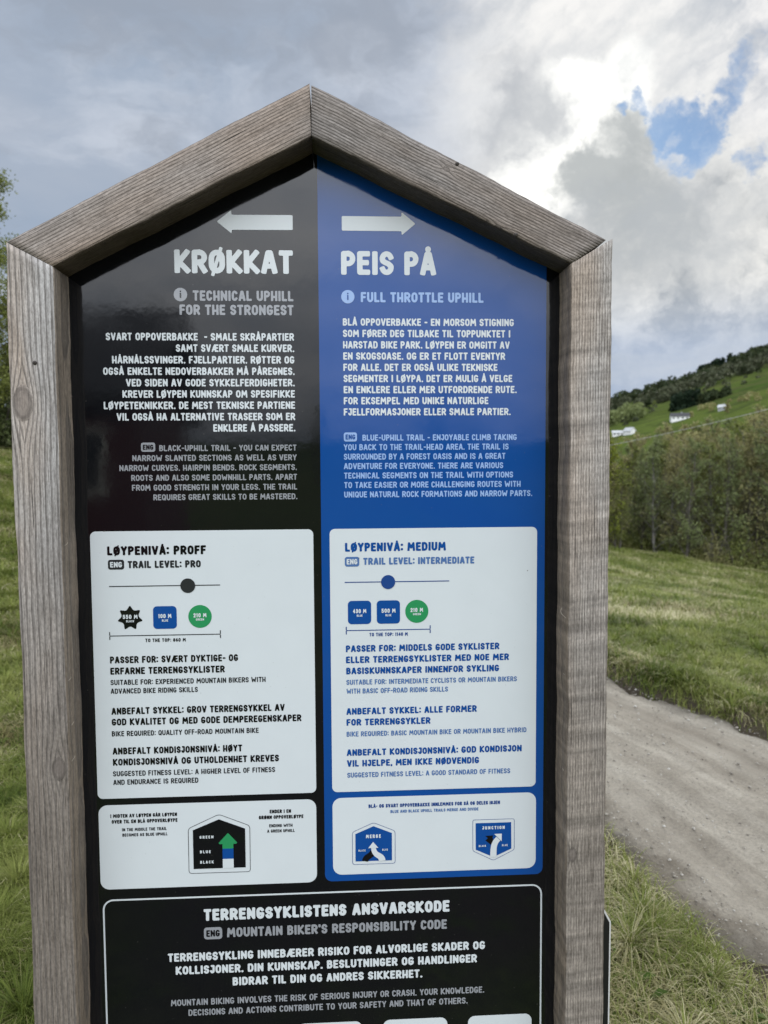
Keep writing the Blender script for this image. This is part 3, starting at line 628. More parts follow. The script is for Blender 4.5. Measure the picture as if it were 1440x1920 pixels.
poly_obj('pictogram_arrow', [[(297.6, -684.7), (302.5, -689.2), (298.0, -693.5), (309, -702.5), (313.5, -696), (311, -688), (312.6, -684.3)]], 'black', panel, 4)
poly_obj('pictogram_arrow', ribbon(bez((312.8, -725.0), (312.8, -708), (312.6, -699), (322.0, -690.5)), 11.8, 10.5), 'white', panel, 5)
poly_obj('pictogram_arrow_head', [[(314.1, -681.2), (328.2, -681.0), (328, -695.4)]], 'white', panel, 6)
lettering('pictogram_letters', [('JUNCTION', 292.1, 333.9, -672.7, 6.2)], 'white', panel, h=.125, n=12, k=4, track=.3)
lettering('pictogram_letters', [('BLACK', 285.5, 298.9, -705.1, 3.7), ('BLUE', 328.8, 339.2, -705, 3.7)], 'white', panel, h=.11, n=10, k=6, track=.3)
# responsibility code
A = rrect(-399.6, -1250, 404.8, -780.6, 19); poly_obj('code_outline', ring(A, inset(A, 3.0)), 'white', panel, 2)
lettering('heading', [('TERRENGSYKLISTENS ANSVARSKODE', -219.5, 231.1, -827.2, 22)], 'white', panel, h=.122, n=22)
badge(-219.8, -862.4, -186.9, -839.9, 'grey', 'black')
lettering('subheading', [("MOUNTAIN BIKER'S RESPONSIBILITY CODE", -178.2, 226.1, -859.9, 18)], 'grey', panel, h=.110, n=20)
lettering('paragraph', [('TERRENGSYKLING INNEBÆRER RISIKO FOR ALVORLIGE SKADER OG', -285.8, 297.6, -902.3, 15.8), ('KOLLISJONER. DIN KUNNSKAP. BESLUTNINGER OG HANDLINGER', -272.2, 282.5, -927.2, 15.8), ('BIDRAR TIL DIN OG ANDRES SIKKERHET.', -169.6, 180, -952.1, 15.8)], 'white', panel, h=.112, n=17)
lettering('translation', [('MOUNTAIN BIKING INVOLVES THE RISK OF SERIOUS INJURY OR CRASH. YOUR KNOWLEDGE.', -282.2, 296.4, -986.7, 12.2), ('DECISIONS AND ACTIONS CONTRIBUTE TO YOUR SAFETY AND THAT OF OTHERS.', -251, 265.2, -1006.6, 12.2)], 'grey', panel, h=.096, n=14)
for x0 in (-372, -212.5, -53, 106.3, 265.8):
    poly_obj('info_card', [rrect(x0, -1190, x0+120.5, -1031.5, 13)], 'white', panel, 2)

# plate on the back of the frame, its edge showing past the right post
white_edge = plain('white plate edge', (.62, .62, .60), .5, .4, .06, 30)
back_black = plain('black plate face', (.012, .012, .013), .35, .5, .2, 30)
V = [(-.52, -.893), (-.50, -.856), (.5365, -.856), (.5565, -.893), (.5545, -1.32), (-.52, -1.32)]
n = len(V); vs = [(x, .1245, z) for x, z in V]+[(x, .1285, z) for x, z in V]
plate = link('back_plate', mesh('back_plate', vs, [tuple(range(n-1, -1, -1)), tuple(range(n, 2*n))]+[(i, (i+1) % n, (i+1) % n+n, i+n) for i in range(n)]), white_edge, sign)
V = [(-.517, -.894), (-.498, -.859), (.5345, -.859), (.5535, -.895), (.5515, -1.317), (-.517, -1.317)]
link('plate_face', mesh('plate_face', [(x, .1240, z) for x, z in V], [tuple(range(5, -1, -1))]), back_black, plate)
#SETTING
# ---------------------------------------------------------------- terrain
def sstep(v, a, b):
    t = np.clip((v-a)/(b-a), 0, 1); return t*t*(3-2*t)
def vnoise(x, y, seed=0):
    """smooth value noise 0..1"""
    x = np.asarray(x, float); y = np.asarray(y, float)
    xi = np.floor(x).astype(np.int64); yi = np.floor(y).astype(np.int64); fx = x-xi; fy = y-yi
    fx = fx*fx*(3-2*fx); fy = fy*fy*(3-2*fy)
    def hsh(a, b):
        n = (a*374761393+b*668265263+seed*974634777) & 0x7fffffff
        n = ((n ^ (n >> 13))*1274126177) & 0x7fffffff
        return ((n ^ (n >> 16)) & 0xffff)/65535.
    return (hsh(xi, yi)*(1-fx)+hsh(xi+1, yi)*fx)*(1-fy)+(hsh(xi, yi+1)*(1-fx)+hsh(xi+1, yi+1)*fx)*fy
def fbm(x, y, seed=0, o=4):
    t = 0; a = .5; s = 0
    for i in range(o): t = t+a*vnoise(x*2**i, y*2**i, seed+i*17); s += a; a *= .5
    return t/s
RY = np.array([-9., -4., 0.9, 2.0, 3.1, 4.5, 7., 12., 20., 34.])
RC = np.array([4.2, 3.2, 2.36, 2.10, 1.82, 1.42, .75, -.6, -3.2, -8.])
RW = np.array([1.0, 1.0, 1.0, .90, .82, .73, .66, .66, .66, .66])
def road_q(x, y):
    """lateral place on the gravel track: -1 near verge, +1 far verge"""
    return (x-np.interp(y, RY, RC))/np.interp(y, RY, RW)
def base_h(x, y):
    dd = np.hypot(x, y)
    s = sstep(dd, 4.5, 17)*sstep(y, -7, 4)
    h = s*np.where(x > 0, -.150*np.minimum(x, 26), -.235*np.maximum(x, -24))
    h = h-.9*sstep(dd, 34, 70)*sstep(x, 4, 20)*sstep(y, 0, 20)
    return h+sstep(dd, 2.5, 9)*(fbm(x*.5, y*.5, 3)-.5)*.22+(fbm(x*2.3, y*2.3, 5, 3)-.5)*.045
def added_soil(x, y):  # bare soil added out of view to darken the panel's reflection
    return sstep(np.hypot((x-.1)/1.25, (y+2.3)/1.9)+(fbm(x*1.3, y*1.3, 91, 3)-.5)*.5, 1.15, .75)
def ground_h(x, y):
    q = road_q(x, y); inr = sstep(np.abs(q), 1.12, .86)
    lip = np.exp(-((q-1.30)/.20)**2)*.075*sstep(y, 9, 5)*sstep(y, -3, 1)
    return base_h(x, y)-inr*.085+lip
def polar(radii, a0, a1, na, hf):
    ang = np.linspace(R_(a0), R_(a1), na+1)
    A, Rr = np.meshgrid(ang, radii); X = Rr*np.sin(A); Y = Rr*np.cos(A)
    V = np.stack([X, Y, hf(X, Y)], -1).reshape(-1, 3); n = na+1
    i = (np.arange(len(radii)-1)[:, None]*n+np.arange(na)[None, :]).ravel()
    return V, np.stack([i, i+1, i+n+1, i+n], -1)[:, ::-1], X.ravel(), Y.ravel()

Mg, s, b = mat('rough grassland')
co = s.node('ShaderNodeNewGeometry').outputs['Position']
n1 = s.noise(co, 1.3, 6, .62); n2 = s.noise(s.vm('MULTIPLY', co, (1., 1., 0.)), 17., 6, .7); n3 = s.noise(co, .22, 3, .5)
c = s.mix(s.ss(n1, .40, .66), (.058, .088, .018), (.145, .138, .052))
c = s.mix(s.ss(n3, .4, .62, 0, .6), c, (.085, .118, .024))
c = s.mul(c, s.ramp(n2, ((.3, (.5, .5, .48)), (.52, (1, 1, 1)), (.72, (1.5, 1.5, 1.45)))))
soil = s.m('MULTIPLY', s.attr('soil'), s.ss(s.noise(co, 8., 4, .6), .25, .55))
c = s.mix(soil, c, s.mix(n2, (.045, .036, .027), (.105, .088, .068)))
s.put(b.inputs['Base Color'], c); b.inputs['Roughness'].default_value = .95; b.inputs['Specular IOR Level'].default_value = 0.
s.put(b.inputs['Normal'], s.bump(s.m('ADD', n2, n1), .8, .05))
rad = [0.05]
while rad[-1] < 130: rad.append(rad[-1]+max(.045, rad[-1]*.017))
V, F, X, Y = polar(np.array(rad), -180, 180, 540, ground_h)
q = road_q(X, Y); sm = np.maximum(sstep(np.abs(q), 1.20, 1.0), np.exp(-((q-1.10)/.13)**2)); sm = np.maximum(sm, added_soil(X, Y))
gr = link('ground', npmesh('ground', V, F, {'soil': sm}), Mg); smooth(gr.data); gr['kind'] = 'structure'

# gravel track
Mr, s, b = mat('packed gravel')
co = s.node('ShaderNodeNewGeometry').outputs['Position']; q_ = s.attr('lateral'); al = s.attr('along')
st = s.comb(s.m('MULTIPLY', q_, 5.), s.m('MULTIPLY', al, .55), 0.)
nb = s.noise(st, 1., 5, .6); ng = s.noise(co, 70., 4, .7); ns = s.noise(co, 190., 2, .6); nm = s.noise(co, 3.2, 5, .6)
c = s.mix(s.ss(nb, .34, .66), (.222, .200, .164), (.330, .305, .256))
c = s.mul(c, s.ramp(nm, ((.3, (.78, .77, .76)), (.6, (1.06, 1.06, 1.06)))))
rut = s.m('ADD', s.ss(s.m('ABSOLUTE', s.m('SUBTRACT', q_, s.m('ADD', .42, s.m('MULTIPLY', nb, .15)))), .26, .02), s.m('MULTIPLY', .6, s.ss(s.m('ABSOLUTE', s.m('ADD', q_, .62)), .22, .02)))
c = s.mix(s.m('MULTIPLY', rut, s.ss(ng, .35, .6, .15, .5)), c, (.165, .142, .112))
c = s.mul(c, s.ramp(ng, ((.28, (.70, .69, .68)), (.5, (1, 1, 1)), (.7, (1.22, 1.22, 1.2)))))
peb = s.ss(ns, .64, .72); c = s.mix(s.m('MULTIPLY', peb, .5), c, (.42, .40, .37))
c = s.mix(s.ss(s.m('ADD', s.m('ABSOLUTE', s.m('SUBTRACT', q_, .06)), s.m('MULTIPLY', s.m('SUBTRACT', nm, .5), .7)), .74, .98, 0, .85), c, s.mix(ng, (.070, .058, .044), (.16, .138, .108)))
s.put(b.inputs['Base Color'], c); b.inputs['Roughness'].default_value = .93; b.inputs['Specular IOR Level'].default_value = .15
s.put(b.inputs['Normal'], s.bump(s.m('ADD', s.m('MULTIPLY', ng, .6), s.m('ADD', peb, nm)), .7, .012))
ys = np.concatenate([np.arange(-9, 12, .045), np.arange(12, 34, .15)]); qs = np.linspace(-1.16, 1.16, 64)
Q, YY = np.meshgrid(qs, ys); XX = np.interp(YY, RY, RC)+Q*np.interp(YY, RY, RW)
ZZ = base_h(XX, YY)-.030+(fbm(XX*5, YY*1.2, 9, 4)-.5)*.020-.014*np.exp(-((Q-.42)/.2)**2)-.010*np.exp(-((Q+.62)/.18)**2)+(fbm(XX*22, YY*22, 2, 2)-.5)*.010-.10*sstep(np.abs(Q)+(fbm(XX*2.6, YY*2.6, 31, 4)-.5)*.60, .90, 1.10)
i = (np.arange(len(ys)-1)[:, None]*64+np.arange(63)[None, :]).ravel()
ro = link('gravel_track', npmesh('gravel_track', np.stack([XX, YY, ZZ], -1).reshape(-1, 3), np.stack([i, i+1, i+65, i+64], -1), {'lateral': Q.ravel(), 'along': YY.ravel()}), Mr); smooth(ro.data); ro['kind'] = 'structure'

# loose stones and clods on the track and along its verges
def stones(n, seed):
    g_ = np.random.default_rng(seed); y = g_.uniform(.3, 9, n); q = np.clip(g_.normal(0, .75, n), -1.25, 1.25)
    edge = g_.random(n) < .45; q = np.where(edge, np.sign(g_.normal(size=n))*g_.uniform(.72, 1.15, n), q)
    x = np.interp(y, RY, RC)+q*np.interp(y, RY, RW); z = base_h(x, y)-.030-.06*sstep(np.abs(q), .95, 1.12)
    r = np.minimum(.0024*np.exp(g_.normal(.2, .55, n)), .012)
    O = np.array([(1, 0, 0), (0, 1, 0), (-1, 0, 0), (0, -1, 0), (0, 0, .7), (0, 0, -.7), (.6, .6, .35), (-.6, .6, .35), (-.6, -.6, .35), (.6, -.6, .35)])
    V = np.stack([x, y, z+r*.25], -1)[:, None, :]+O[None]*r[:, None, None]*g_.uniform(.7, 1.3, (n, 10, 3))
    T = np.array([(0, 6, 9), (0, 1, 6), (1, 7, 6), (1, 2, 7), (2, 8, 7), (2, 3, 8), (3, 9, 8), (3, 0, 9), (4, 6, 7), (4, 7, 8), (4, 8, 9), (4, 9, 6), (5, 1, 0), (5, 2, 1), (5, 3, 2), (5, 0, 3)])
    return V.reshape(-1, 3), (np.arange(n)[:, None, None]*10+T[None]).reshape(-1, 3), np.repeat(g_.random(n), 10)
Mst, s, b = mat('track stone'); s.put(b.inputs['Base Color'], s.ramp(s.attr('shade'), ((0, (.15, .132, .108)), (.5, (.27, .245, .205)), (1, (.46, .44, .40))))); b.inputs['Roughness'].default_value = .85
V, F, sh = stones(14000, 3); st_ = link('loose_stones', npmesh('loose_stones', V, F, {'shade': sh}), Mst); tag(st_, 'small loose stones and clods scattered over the gravel track', 'stones', kind='stuff')

# ---------------------------------------------------------------- grass
rs = np.random.default_rng(7)
def sector(n, a0, a1, d0, d1):
    a = np.radians(rs.uniform(a0, a1, n)); r = np.sqrt(rs.uniform(d0*d0, d1*d1, n))
    return .039+r*np.sin(a), -1.2966+r*np.cos(a), r
def blades(name, pts, lmin, lmax, wid, lean, mat_, keep):
    x = np.concatenate([p[0] for p in pts]); y = np.concatenate([p[1] for p in pts]); d_ = np.concatenate([p[2] for p in pts])
    k = keep(x, y); x, y, d_ = x[k], y[k], d_[k]; n = len(x)
    z = ground_h(x, y)-.008
    L = rs.uniform(lmin, lmax, n)*(1+.5*(fbm(x*1.7, y*1.7, 21)-.35)*2)*np.clip(.85+d_*.02, .85, 1.3)
    az = rs.uniform(0, 2*np.pi, n)+2.2*(fbm(x*1.1, y*1.1, 40)-.5)*6
    ln = rs.uniform(lean[0], lean[1], n)
    # two blades in three belong to a tuft and fan out from its heart
    cell = .21; ci = np.floor(x/cell).astype(np.int64); cj = np.floor(y/cell).astype(np.int64)
    hx = vnoise(ci+.0, cj+.0, 301); hy = vnoise(ci+.0, cj+.0, 302); hs = vnoise(ci+.0, cj+.0, 303)
    tuft = (rs.random(n) < .34) & (hs > .3) & (d_ < 14)
    tx_ = (ci+.2+.6*hx)*cell; ty_ = (cj+.2+.6*hy)*cell; rr_ = rs.normal(0, .042, n); aa_ = rs.uniform(0, 2*np.pi, n)
    qn = np.abs(road_q(tx_, ty_)); tuft &= qn > 1.08
    x = np.where(tuft, tx_+np.abs(rr_)*np.cos(aa_), x); y = np.where(tuft, ty_+np.abs(rr_)*np.sin(aa_), y); z = ground_h(x, y)-.008
    az = np.where(tuft, aa_, az); ln = np.where(tuft, ln*(.62+np.abs(rr_)*14), ln); L = np.where(tuft, L*(.75+hs*.6), L)
    wd = wid*rs.uniform(.6, 1.3, n)*np.clip(d_/3.2, 1, 4.)
    dx, dy = np.cos(az), np.sin(az); px, py = -dy, dx
    V = np.zeros((n, 7, 3)); t = [0, .38, .72, 1]
    for j, tt in enumerate(t):
        bend = ln*(tt**1.5); out = np.sin(bend)*L*tt; up = np.cos(np.minimum(bend*.92, 1.72))*L*tt
        cx = x+dx*out; cy = y+dy*out; cz = z+np.maximum(up, .012*tt)
        w_ = wd*(1, .9, .6, 0)[j]/2
        if j < 3:
            V[:, 2*j] = np.stack([cx-px*w_, cy-py*w_, cz], -1); V[:, 2*j+1] = np.stack([cx+px*w_, cy+py*w_, cz], -1)
        else: V[:, 6] = np.stack([cx, cy, cz], -1)
    o = np.arange(n)[:, None]*7
    Fq = np.concatenate([o+np.array([0, 1, 3, 2]), o+np.array([2, 3, 5, 4]), o+np.array([4, 5, 6, 6])])
    # last face is a triangle: store as triangles throughout
    T = np.concatenate([Fq[:, [0, 1, 2]], Fq[:2*n][:, [0, 2, 3]]])
    me = npmesh(name, V.reshape(-1, 3), T, {'shade': np.repeat(np.clip(.5*rs.random(n)+1.6*(fbm(x*2.1+5, y*2.1, 61, 3)-.5)+.25+.10, 0, 1), 7), 'tip': np.tile([0, 0, .38, .38, .72, .72, 1], n)})
    return tag(link(name, me, mat_), None, None) if False else link(name, me, mat_)
def blade_mat(name, c0, c1, c2):
    M, s, b = mat(name)
    sh = s.attr('shade'); c = s.ramp(sh, ((0., c0), (.5, c1), (1., c2)))
    s.put(b.inputs['Base Color'], c); b.inputs['Roughness'].default_value = .6; b.inputs['Specular IOR Level'].default_value = .12
    tr = s.node('ShaderNodeBsdfTranslucent'); s.put(tr.inputs[0], c); mx = s.node('ShaderNodeMixShader'); mx.inputs[0].default_value = .33
    s.l.new(b.outputs[0], mx.inputs[1]); s.l.new(tr.outputs[0], mx.inputs[2]); s.l.new(mx.outputs[0], s.n['Material Output'].inputs[0]); return M
Mgreen = blade_mat('green blades', (.066, .100, .018), (.142, .180, .036), (.26, .285, .085))
Mstraw = blade_mat('straw blades', (.17, .145, .062), (.35, .32, .155), (.60, .56, .36))
clump = lambda x, y: fbm(x*1.25, y*1.25, 77, 3)
def keep_green(x, y):
    q = np.abs(road_q(x, y)); k = rs.random(len(x)) < np.clip((.70-clump(x, y))*3.2+.15, .12, 1)
    k &= rs.random(len(x)) > added_soil(x, y)*.97
    return k & ((q > 1.12) | ((q > .90) & (rs.random(len(x)) < (q-.90)*3.0*.9)) | (y > 15))
def keep_straw(x, y):
    q = np.abs(road_q(x, y)); k = rs.random(len(x)) < np.clip((clump(x, y)-np.where((np.hypot(x, y) > 4.2) | (x < 0), .36, .42))*4.2, .12, 1)*np.where((np.hypot(x, y) < 4.2) & (x > 0), .62, 1.)
    k &= rs.random(len(x)) > added_soil(x, y)*.97
    return k & ((q > 1.14) | ((q > .98) & (rs.random(len(x)) < .2)) | (y > 15))
def zones(kf):
    z = []
    for a0, a1 in ((-31, -21), (17, 32)):
        z += [sector(int(30000*kf), a0, a1, 1.75, 4.2), sector(int(36000*kf), a0, a1, 4.2, 9), sector(int(34000*kf), a0, a1, 9, 18), sector(int(22000*kf), a0, a1, 18, 34)]
    z += [sector(int(26000*kf), -21, 17, 1.45, 9), sector(int(45000*kf), -21, 17, 9, 32), sector(int(16000*kf), 32, 80, 1., 9), sector(int(16000*kf), -80, -31, 1., 9), sector(int(14000*kf), 80, 280, .7, 8)]
    return z
g = blades('grass', zones(1.9), .045, .125, .0034, (.45, 1.4), Mgreen, keep_green); tag(g, 'green grass growing in tufts beside the gravel track', 'grass', kind='stuff')
g = blades('dry_grass', zones(1.15), .04, .14, .0026, (1.1, 1.9), Mstraw, keep_straw); tag(g, 'matted straw coloured dead grass lying between green tufts', 'dry grass', kind='stuff')

# broad-leaved weeds low in the sward
def weed_mesh(n, seed):
    g_ = np.random.default_rng(seed); out = []; sh = []
    xs = []; 
    for a0, a1 in ((-31, -21), (17, 32), (-80, 80)):
        x, y, d_ = sector(n, a0, a1, 1.7, 8); k = (np.abs(road_q(x, y)) > 1.12) & (rs.random(n) > added_soil(x, y)); xs.append(np.stack([x[k], y[k]], -1))
    P = np.concatenate(xs)
    for (x, y) in P:
        z = float(ground_h(np.array([x]), np.array([y]))[0])+.015; m = g_.integers(4, 9); a = g_.uniform(0, 6.28, m); L = g_.uniform(.025, .07, m); up = g_.uniform(.1, .7, m); wd_ = L*g_.uniform(.16, .3, m)
        dx, dy = np.cos(a), np.sin(a)
        A = np.stack([x+dx*.004, y+dy*.004, np.full(m, z)], -1); Cn = np.stack([x+dx*L, y+dy*L, z+L*up*.8], -1)
        M_ = np.stack([x+dx*L*.6, y+dy*L*.6, z+L*up*.75], -1); S_ = np.stack([-dy, dx, 0*dx], -1)*wd_[:, None]
        out.append(np.stack([A, M_-S_, Cn, M_+S_], 1).reshape(-1, 3)); sh.append(np.repeat(g_.random(m), 4))
    V = np.concatenate(out); return V, np.arange(len(V)).reshape(-1, 4), np.concatenate(sh)
V, F, sh = weed_mesh(420, 8); Mweed = blade_mat('weed leaf', (.045, .085, .014), (.075, .13, .022), (.13, .19, .04))
wd = link('weeds', npmesh('weeds', V, F, {'shade': sh}), Mweed); tag(wd, 'small broad leaved weeds scattered low in the grass', 'weeds', kind='stuff')

# ---------------------------------------------------------------- trees
def bark(name, c0, c1):
    M, s, b = mat(name); co = s.node('ShaderNodeTexCoord').outputs['Object']
    n = s.noise(s.vm('MULTIPLY', co, (6, 6, 2.2)), 2., 5, .65); s.put(b.inputs['Base Color'], s.mix(s.ss(n, .38, .62), c0, c1)); b.inputs['Roughness'].default_value = .9
    s.put(b.inputs['Normal'], s.bump(n, .6, .02)); return M
def leafmat(name, c0, c1, c2, tl=.35):
    M = blade_mat(name, c0, c1, c2); M.node_tree.nodes['Mix Shader'].inputs[0].default_value = tl; return M
Mbark = bark('grey brown bark', (.060, .053, .042), (.125, .115, .095)); Mbirch = bark('pale bark', (.08, .075, .066), (.20, .19, .172))
Mleaf = [leafmat('young leaf green', (.115, .142, .034), (.17, .195, .052), (.24, .26, .085)), leafmat('olive leaf', (.19, .182, .075), (.27, .255, .11), (.35, .33, .165)), leafmat('dull green leaf', (.125, .155, .058), (.185, .22, .088), (.25, .285, .13)), leafmat('bright spring leaf', (.13, .17, .020), (.20, .23, .030), (.27, .29, .055))]
Mspruce = leafmat('spruce needle', (.010, .020, .011), (.016, .030, .016), (.026, .042, .020), .1)
def leaf_quads(P, size, rng_, droop=0.):
    n = len(P); a = rng_.normal(size=(n, 3)); a /= np.linalg.norm(a, axis=1)[:, None]
    c = rng_.normal(size=(n, 3)); c -= a*np.sum(a*c, 1)[:, None]; c /= np.linalg.norm(c, axis=1)[:, None]
    s_ = size*rng_.uniform(.6, 1.35, n)[:, None]
    V = np.stack([P-a*s_*.5, P+c*s_*.32, P+a*s_*.55, P-c*s_*.32], 1)
    return V.reshape(-1, 3), np.arange(n)[:, None]*4+np.arange(4)
def tree_meshes(name, H, seed, spread=.33, nl=1500, ls=.07, limbs=26, low=.12, lean=.05, twigs=5):
    rg = random.Random(seed); ng_ = np.random.default_rng(seed); V = []; F = []; tips = []
    tr = []; x = y = 0.
    for i in range(9):
        t = i/8; tr.append(Vector((x, y, H*t*.97))); x += rg.gauss(lean*.3, .02)*H*.35; y += rg.gauss(0, .02)*H*.35
    r0 = H*.011+.012
    tube_geo(V, F, tr, [r0*(1-.9*i/8) for i in range(9)], 7)
    for k in range(limbs):
        t = low+(0.97-low)*(k+rg.random())/limbs; f = t*8; i = min(7, int(f)); base = tr[i].lerp(tr[i+1], f-i)
        a = rg.uniform(0, 6.283); el = rg.uniform(.45, 1.1)+t*.25; Lb = H*spread*(1.05-t*.75)*rg.uniform(.6, 1.15)*(.55+.45*min(1, t/.3))
        dv = Vector((math.cos(a)*math.cos(el), math.sin(a)*math.cos(el), math.sin(el))); pts = [base]; p_ = base.copy()
        for j in range(5):
            dv = (dv+Vector((rg.gauss(0, .16), rg.gauss(0, .16), rg.gauss(.02, .12)))).normalized(); p_ = p_+dv*Lb/5; pts.append(p_.copy())
            if j > 0: tips.append((p_.copy(), Lb*.16))
            if j > 0:
                for _ in range(twigs if j > 1 else 1):
                    d2 = (dv+Vector((rg.gauss(0, .7), rg.gauss(0, .7), rg.gauss(.1, .5)))).normalized(); e = p_+d2*Lb*rg.uniform(.15, .42)
                    tube_geo(V, F, [p_, p_.lerp(e, .5)+Vector((0, 0, rg.gauss(0, .02))), e], [.0045*H/5, .003*H/5, .0015*H/5], 3); tips += [(e, Lb*.10), (p_.lerp(e, .6), Lb*.09)]
        tube_geo(V, F, pts, [r0*.42*(1-t*.6)*(1-.85*i2/5) for i2 in range(6)], 4)
    tp = np.array([tuple(q) for q, _ in tips]); sp = np.array([s_ for _, s_ in tips])
    ix = ng_.integers(0, len(tp), nl); P = tp[ix]+ng_.normal(size=(nl, 3))*sp[ix][:, None]*.75
    LV, LF = leaf_quads(P, ls, ng_)
    me = npmesh('crown', LV, LF, {'shade': np.repeat(np.clip(ng_.random(nl)*.6+.4*ng_.random(len(tp))[ix], 0, 1), 4)})
    return mesh('trunk', V, F), me
def place_tree(name, meshes, x, y, rot, sc, lmat, bmat, label, cat, group=None, z=None):
    t = empty(name, (x, y, float(ground_h(np.array([x]), np.array([y]))[0])-.05 if z is None else z)); t.rotation_euler = (0, 0, rot); t.scale = (sc,)*3
    for nm, me, mt in (('trunk', meshes[0], bmat), ('crown', meshes[1], lmat)):
        o = bpy.data.objects.new(nm, me); C.objects.link(o); o.parent = t
        if not me.materials: me.materials.append(mt)
        o.material_slots[0].link = 'OBJECT'; o.material_slots[0].material = mt
    return tag(t, label, cat, group)
def at(az, dist): return .039+dist*math.sin(R_(az)), -1.2966+dist*math.cos(R_(az))
protos = [tree_meshes('t', 5.2, 100+i, .29+.03*(i % 3), 3400, .085, 36, .03, .04, 7) for i in range(6)]
rg = random.Random(12)
GROUP = 'young trees of the thicket beyond the field'
kinds = [('thin tree in young green leaf among the thicket beyond the field', 0), ('half bare olive brown tree among the thicket beyond the field', 1), ('dull green tree among the thicket beyond the field', 2)]
for row, (dist, n_, sc) in enumerate(((31.5, 16, 1.5), (34.0, 16, 1.0), (37.0, 16, .5), (40.5, 16, .2))):
    for k in range(n_):
        az = 17.2+(33-17.2)*(k+rg.uniform(.1, .9))/n_; x, y = at(az, dist+rg.uniform(-1, 1)); dd_ = math.hypot(x-.04, y+1.3)
        top = EYE+math.tan(R_(np.interp(az, (17, 20, 24.2, 26.4, 29.7, 34), (1.9, 1.9, 2.7, 3.2, 3.8, 4.3))-sc*rg.uniform(.3, 1.)+rg.uniform(-.75, .30)))*dd_
        lb, lk = kinds[rg.choice((0, 1, 1, 2, 2))]
        hgt = top-float(ground_h(np.array([x]), np.array([y]))[0])
        place_tree('young_tree', protos[rg.randrange(6)], x, y, rg.uniform(0, 6.28), hgt/5.35, Mleaf[lk], rg.choice((Mbark, Mbark, Mbark, Mbirch)), lb, 'tree', GROUP)
for k in range(14):                                        # the thicket runs on behind the sign, thinning out
    az = 6.5+10.5*(k+rg.random())/14; x, y = at(az, rg.uniform(33, 43)); lb, lk = kinds[rg.choice((0, 1, 2))]
    place_tree('young_tree', protos[rg.randrange(6)], x, y, rg.uniform(0, 6.28), rg.uniform(.75, 1.05), Mleaf[lk], Mbark, lb, 'tree', GROUP)
x, y = at(19.3, 30.4); place_tree('young_tree', protos[2], x, y, 1., .82, Mleaf[3], Mbark, 'bright yellow green bush-like tree at the thicket edge, right beside the timber post', 'tree', None)
# low scrub at the foot of the thicket
def scrub_mesh(seed, n=1900, ls=.058):
    g_ = np.random.default_rng(seed); a = g_.uniform(0, 6.283, n); r = np.abs(g_.normal(0, .55, n)); z = np.abs(g_.normal(0, .45, n))+.05
    LV, LF = leaf_quads(np.stack([r*np.cos(a), r*np.sin(a), z*(1.2-np.minimum(r, 1)*.6)], -1), ls, g_)
    V = []; F = []; rr = random.Random(seed)
    for _ in range(16):
        a_ = rr.uniform(0, 6.28); e = Vector((math.cos(a_)*rr.uniform(.2, .8), math.sin(a_)*rr.uniform(.2, .8), rr.uniform(.5, 1.2))); tube_geo(V, F, [Vector((0, 0, -.1)), e*.5+Vector((0, 0, .1)), e], [.02, .012, .004], 4)
    return mesh('trunk', V, F), npmesh('crown', LV, LF, {'shade': np.repeat(g_.random(n), 4)})
scr = [scrub_mesh(s_) for s_ in (1, 2, 3)]
for k in range(22):
    az = 17.5+(32.5-17.5)*(k+rg.random())/22; x, y = at(az, 31.2+rg.uniform(-.8, 2.4))
    place_tree('shrub', scr[k % 3], x, y, rg.uniform(0, 6), rg.uniform(.8, 1.5), Mleaf[rg.choice((0, 2, 1))], Mbark, 'low leafy shrub at the foot of the thicket beyond the field', 'shrub', 'shrubs under the thicket')
# left of the sign
Mwood_near = leafmat('dark shrub leaf', (.040, .056, .020), (.066, .084, .030), (.10, .118, .05), .25)
big = tree_meshes('t', 9.9, 77, .34, 36000, .10, 70, .05, .0, 8)
x, y = at(-25.9, 25.); place_tree('birch_tree', big, x, y, .4, .60, Mleaf[0], Mbark, 'second airy spring green tree, half outside the left picture edge', 'tree')
x, y = at(-24.7, 22.); place_tree('birch_tree', big, x, y, 2.1, .70, Mleaf[0], Mbark, 'tall airy tree in light spring leaf behind the left post', 'tree')
for k, (az, dist, sc, lk, lb) in enumerate(((-22.9, 27, .95, 0, 'mid height green tree on the bank left of the sign'), (-24.3, 25.5, .85, 2, 'dark leaved tree on the bank at the left picture edge'), (-26.5, 26, 1.1, 2, 'broad dull green tree just outside the left picture edge'), (-21., 30, 1.1, 1, 'olive tree hidden behind the sign on the left bank'), (-28.5, 29, 1.2, 0, 'light green tree far left on the bank'))):
    x, y = at(az, dist); place_tree('bank_tree', protos[k], x, y, k*1.3, sc, Mleaf[lk], Mbark, lb, 'tree')
for k in range(14):
    az = -30+9.5*(k+rg.random())/14; x, y = at(az, 24+rg.uniform(-1, 2)); place_tree('shrub', scr[k % 3], x, y, k, rg.uniform(1.2, 2.1), Mwood_near, Mbark, 'dull green shrub on the grassy bank left of the sign', 'shrub', 'shrubs on the left bank')

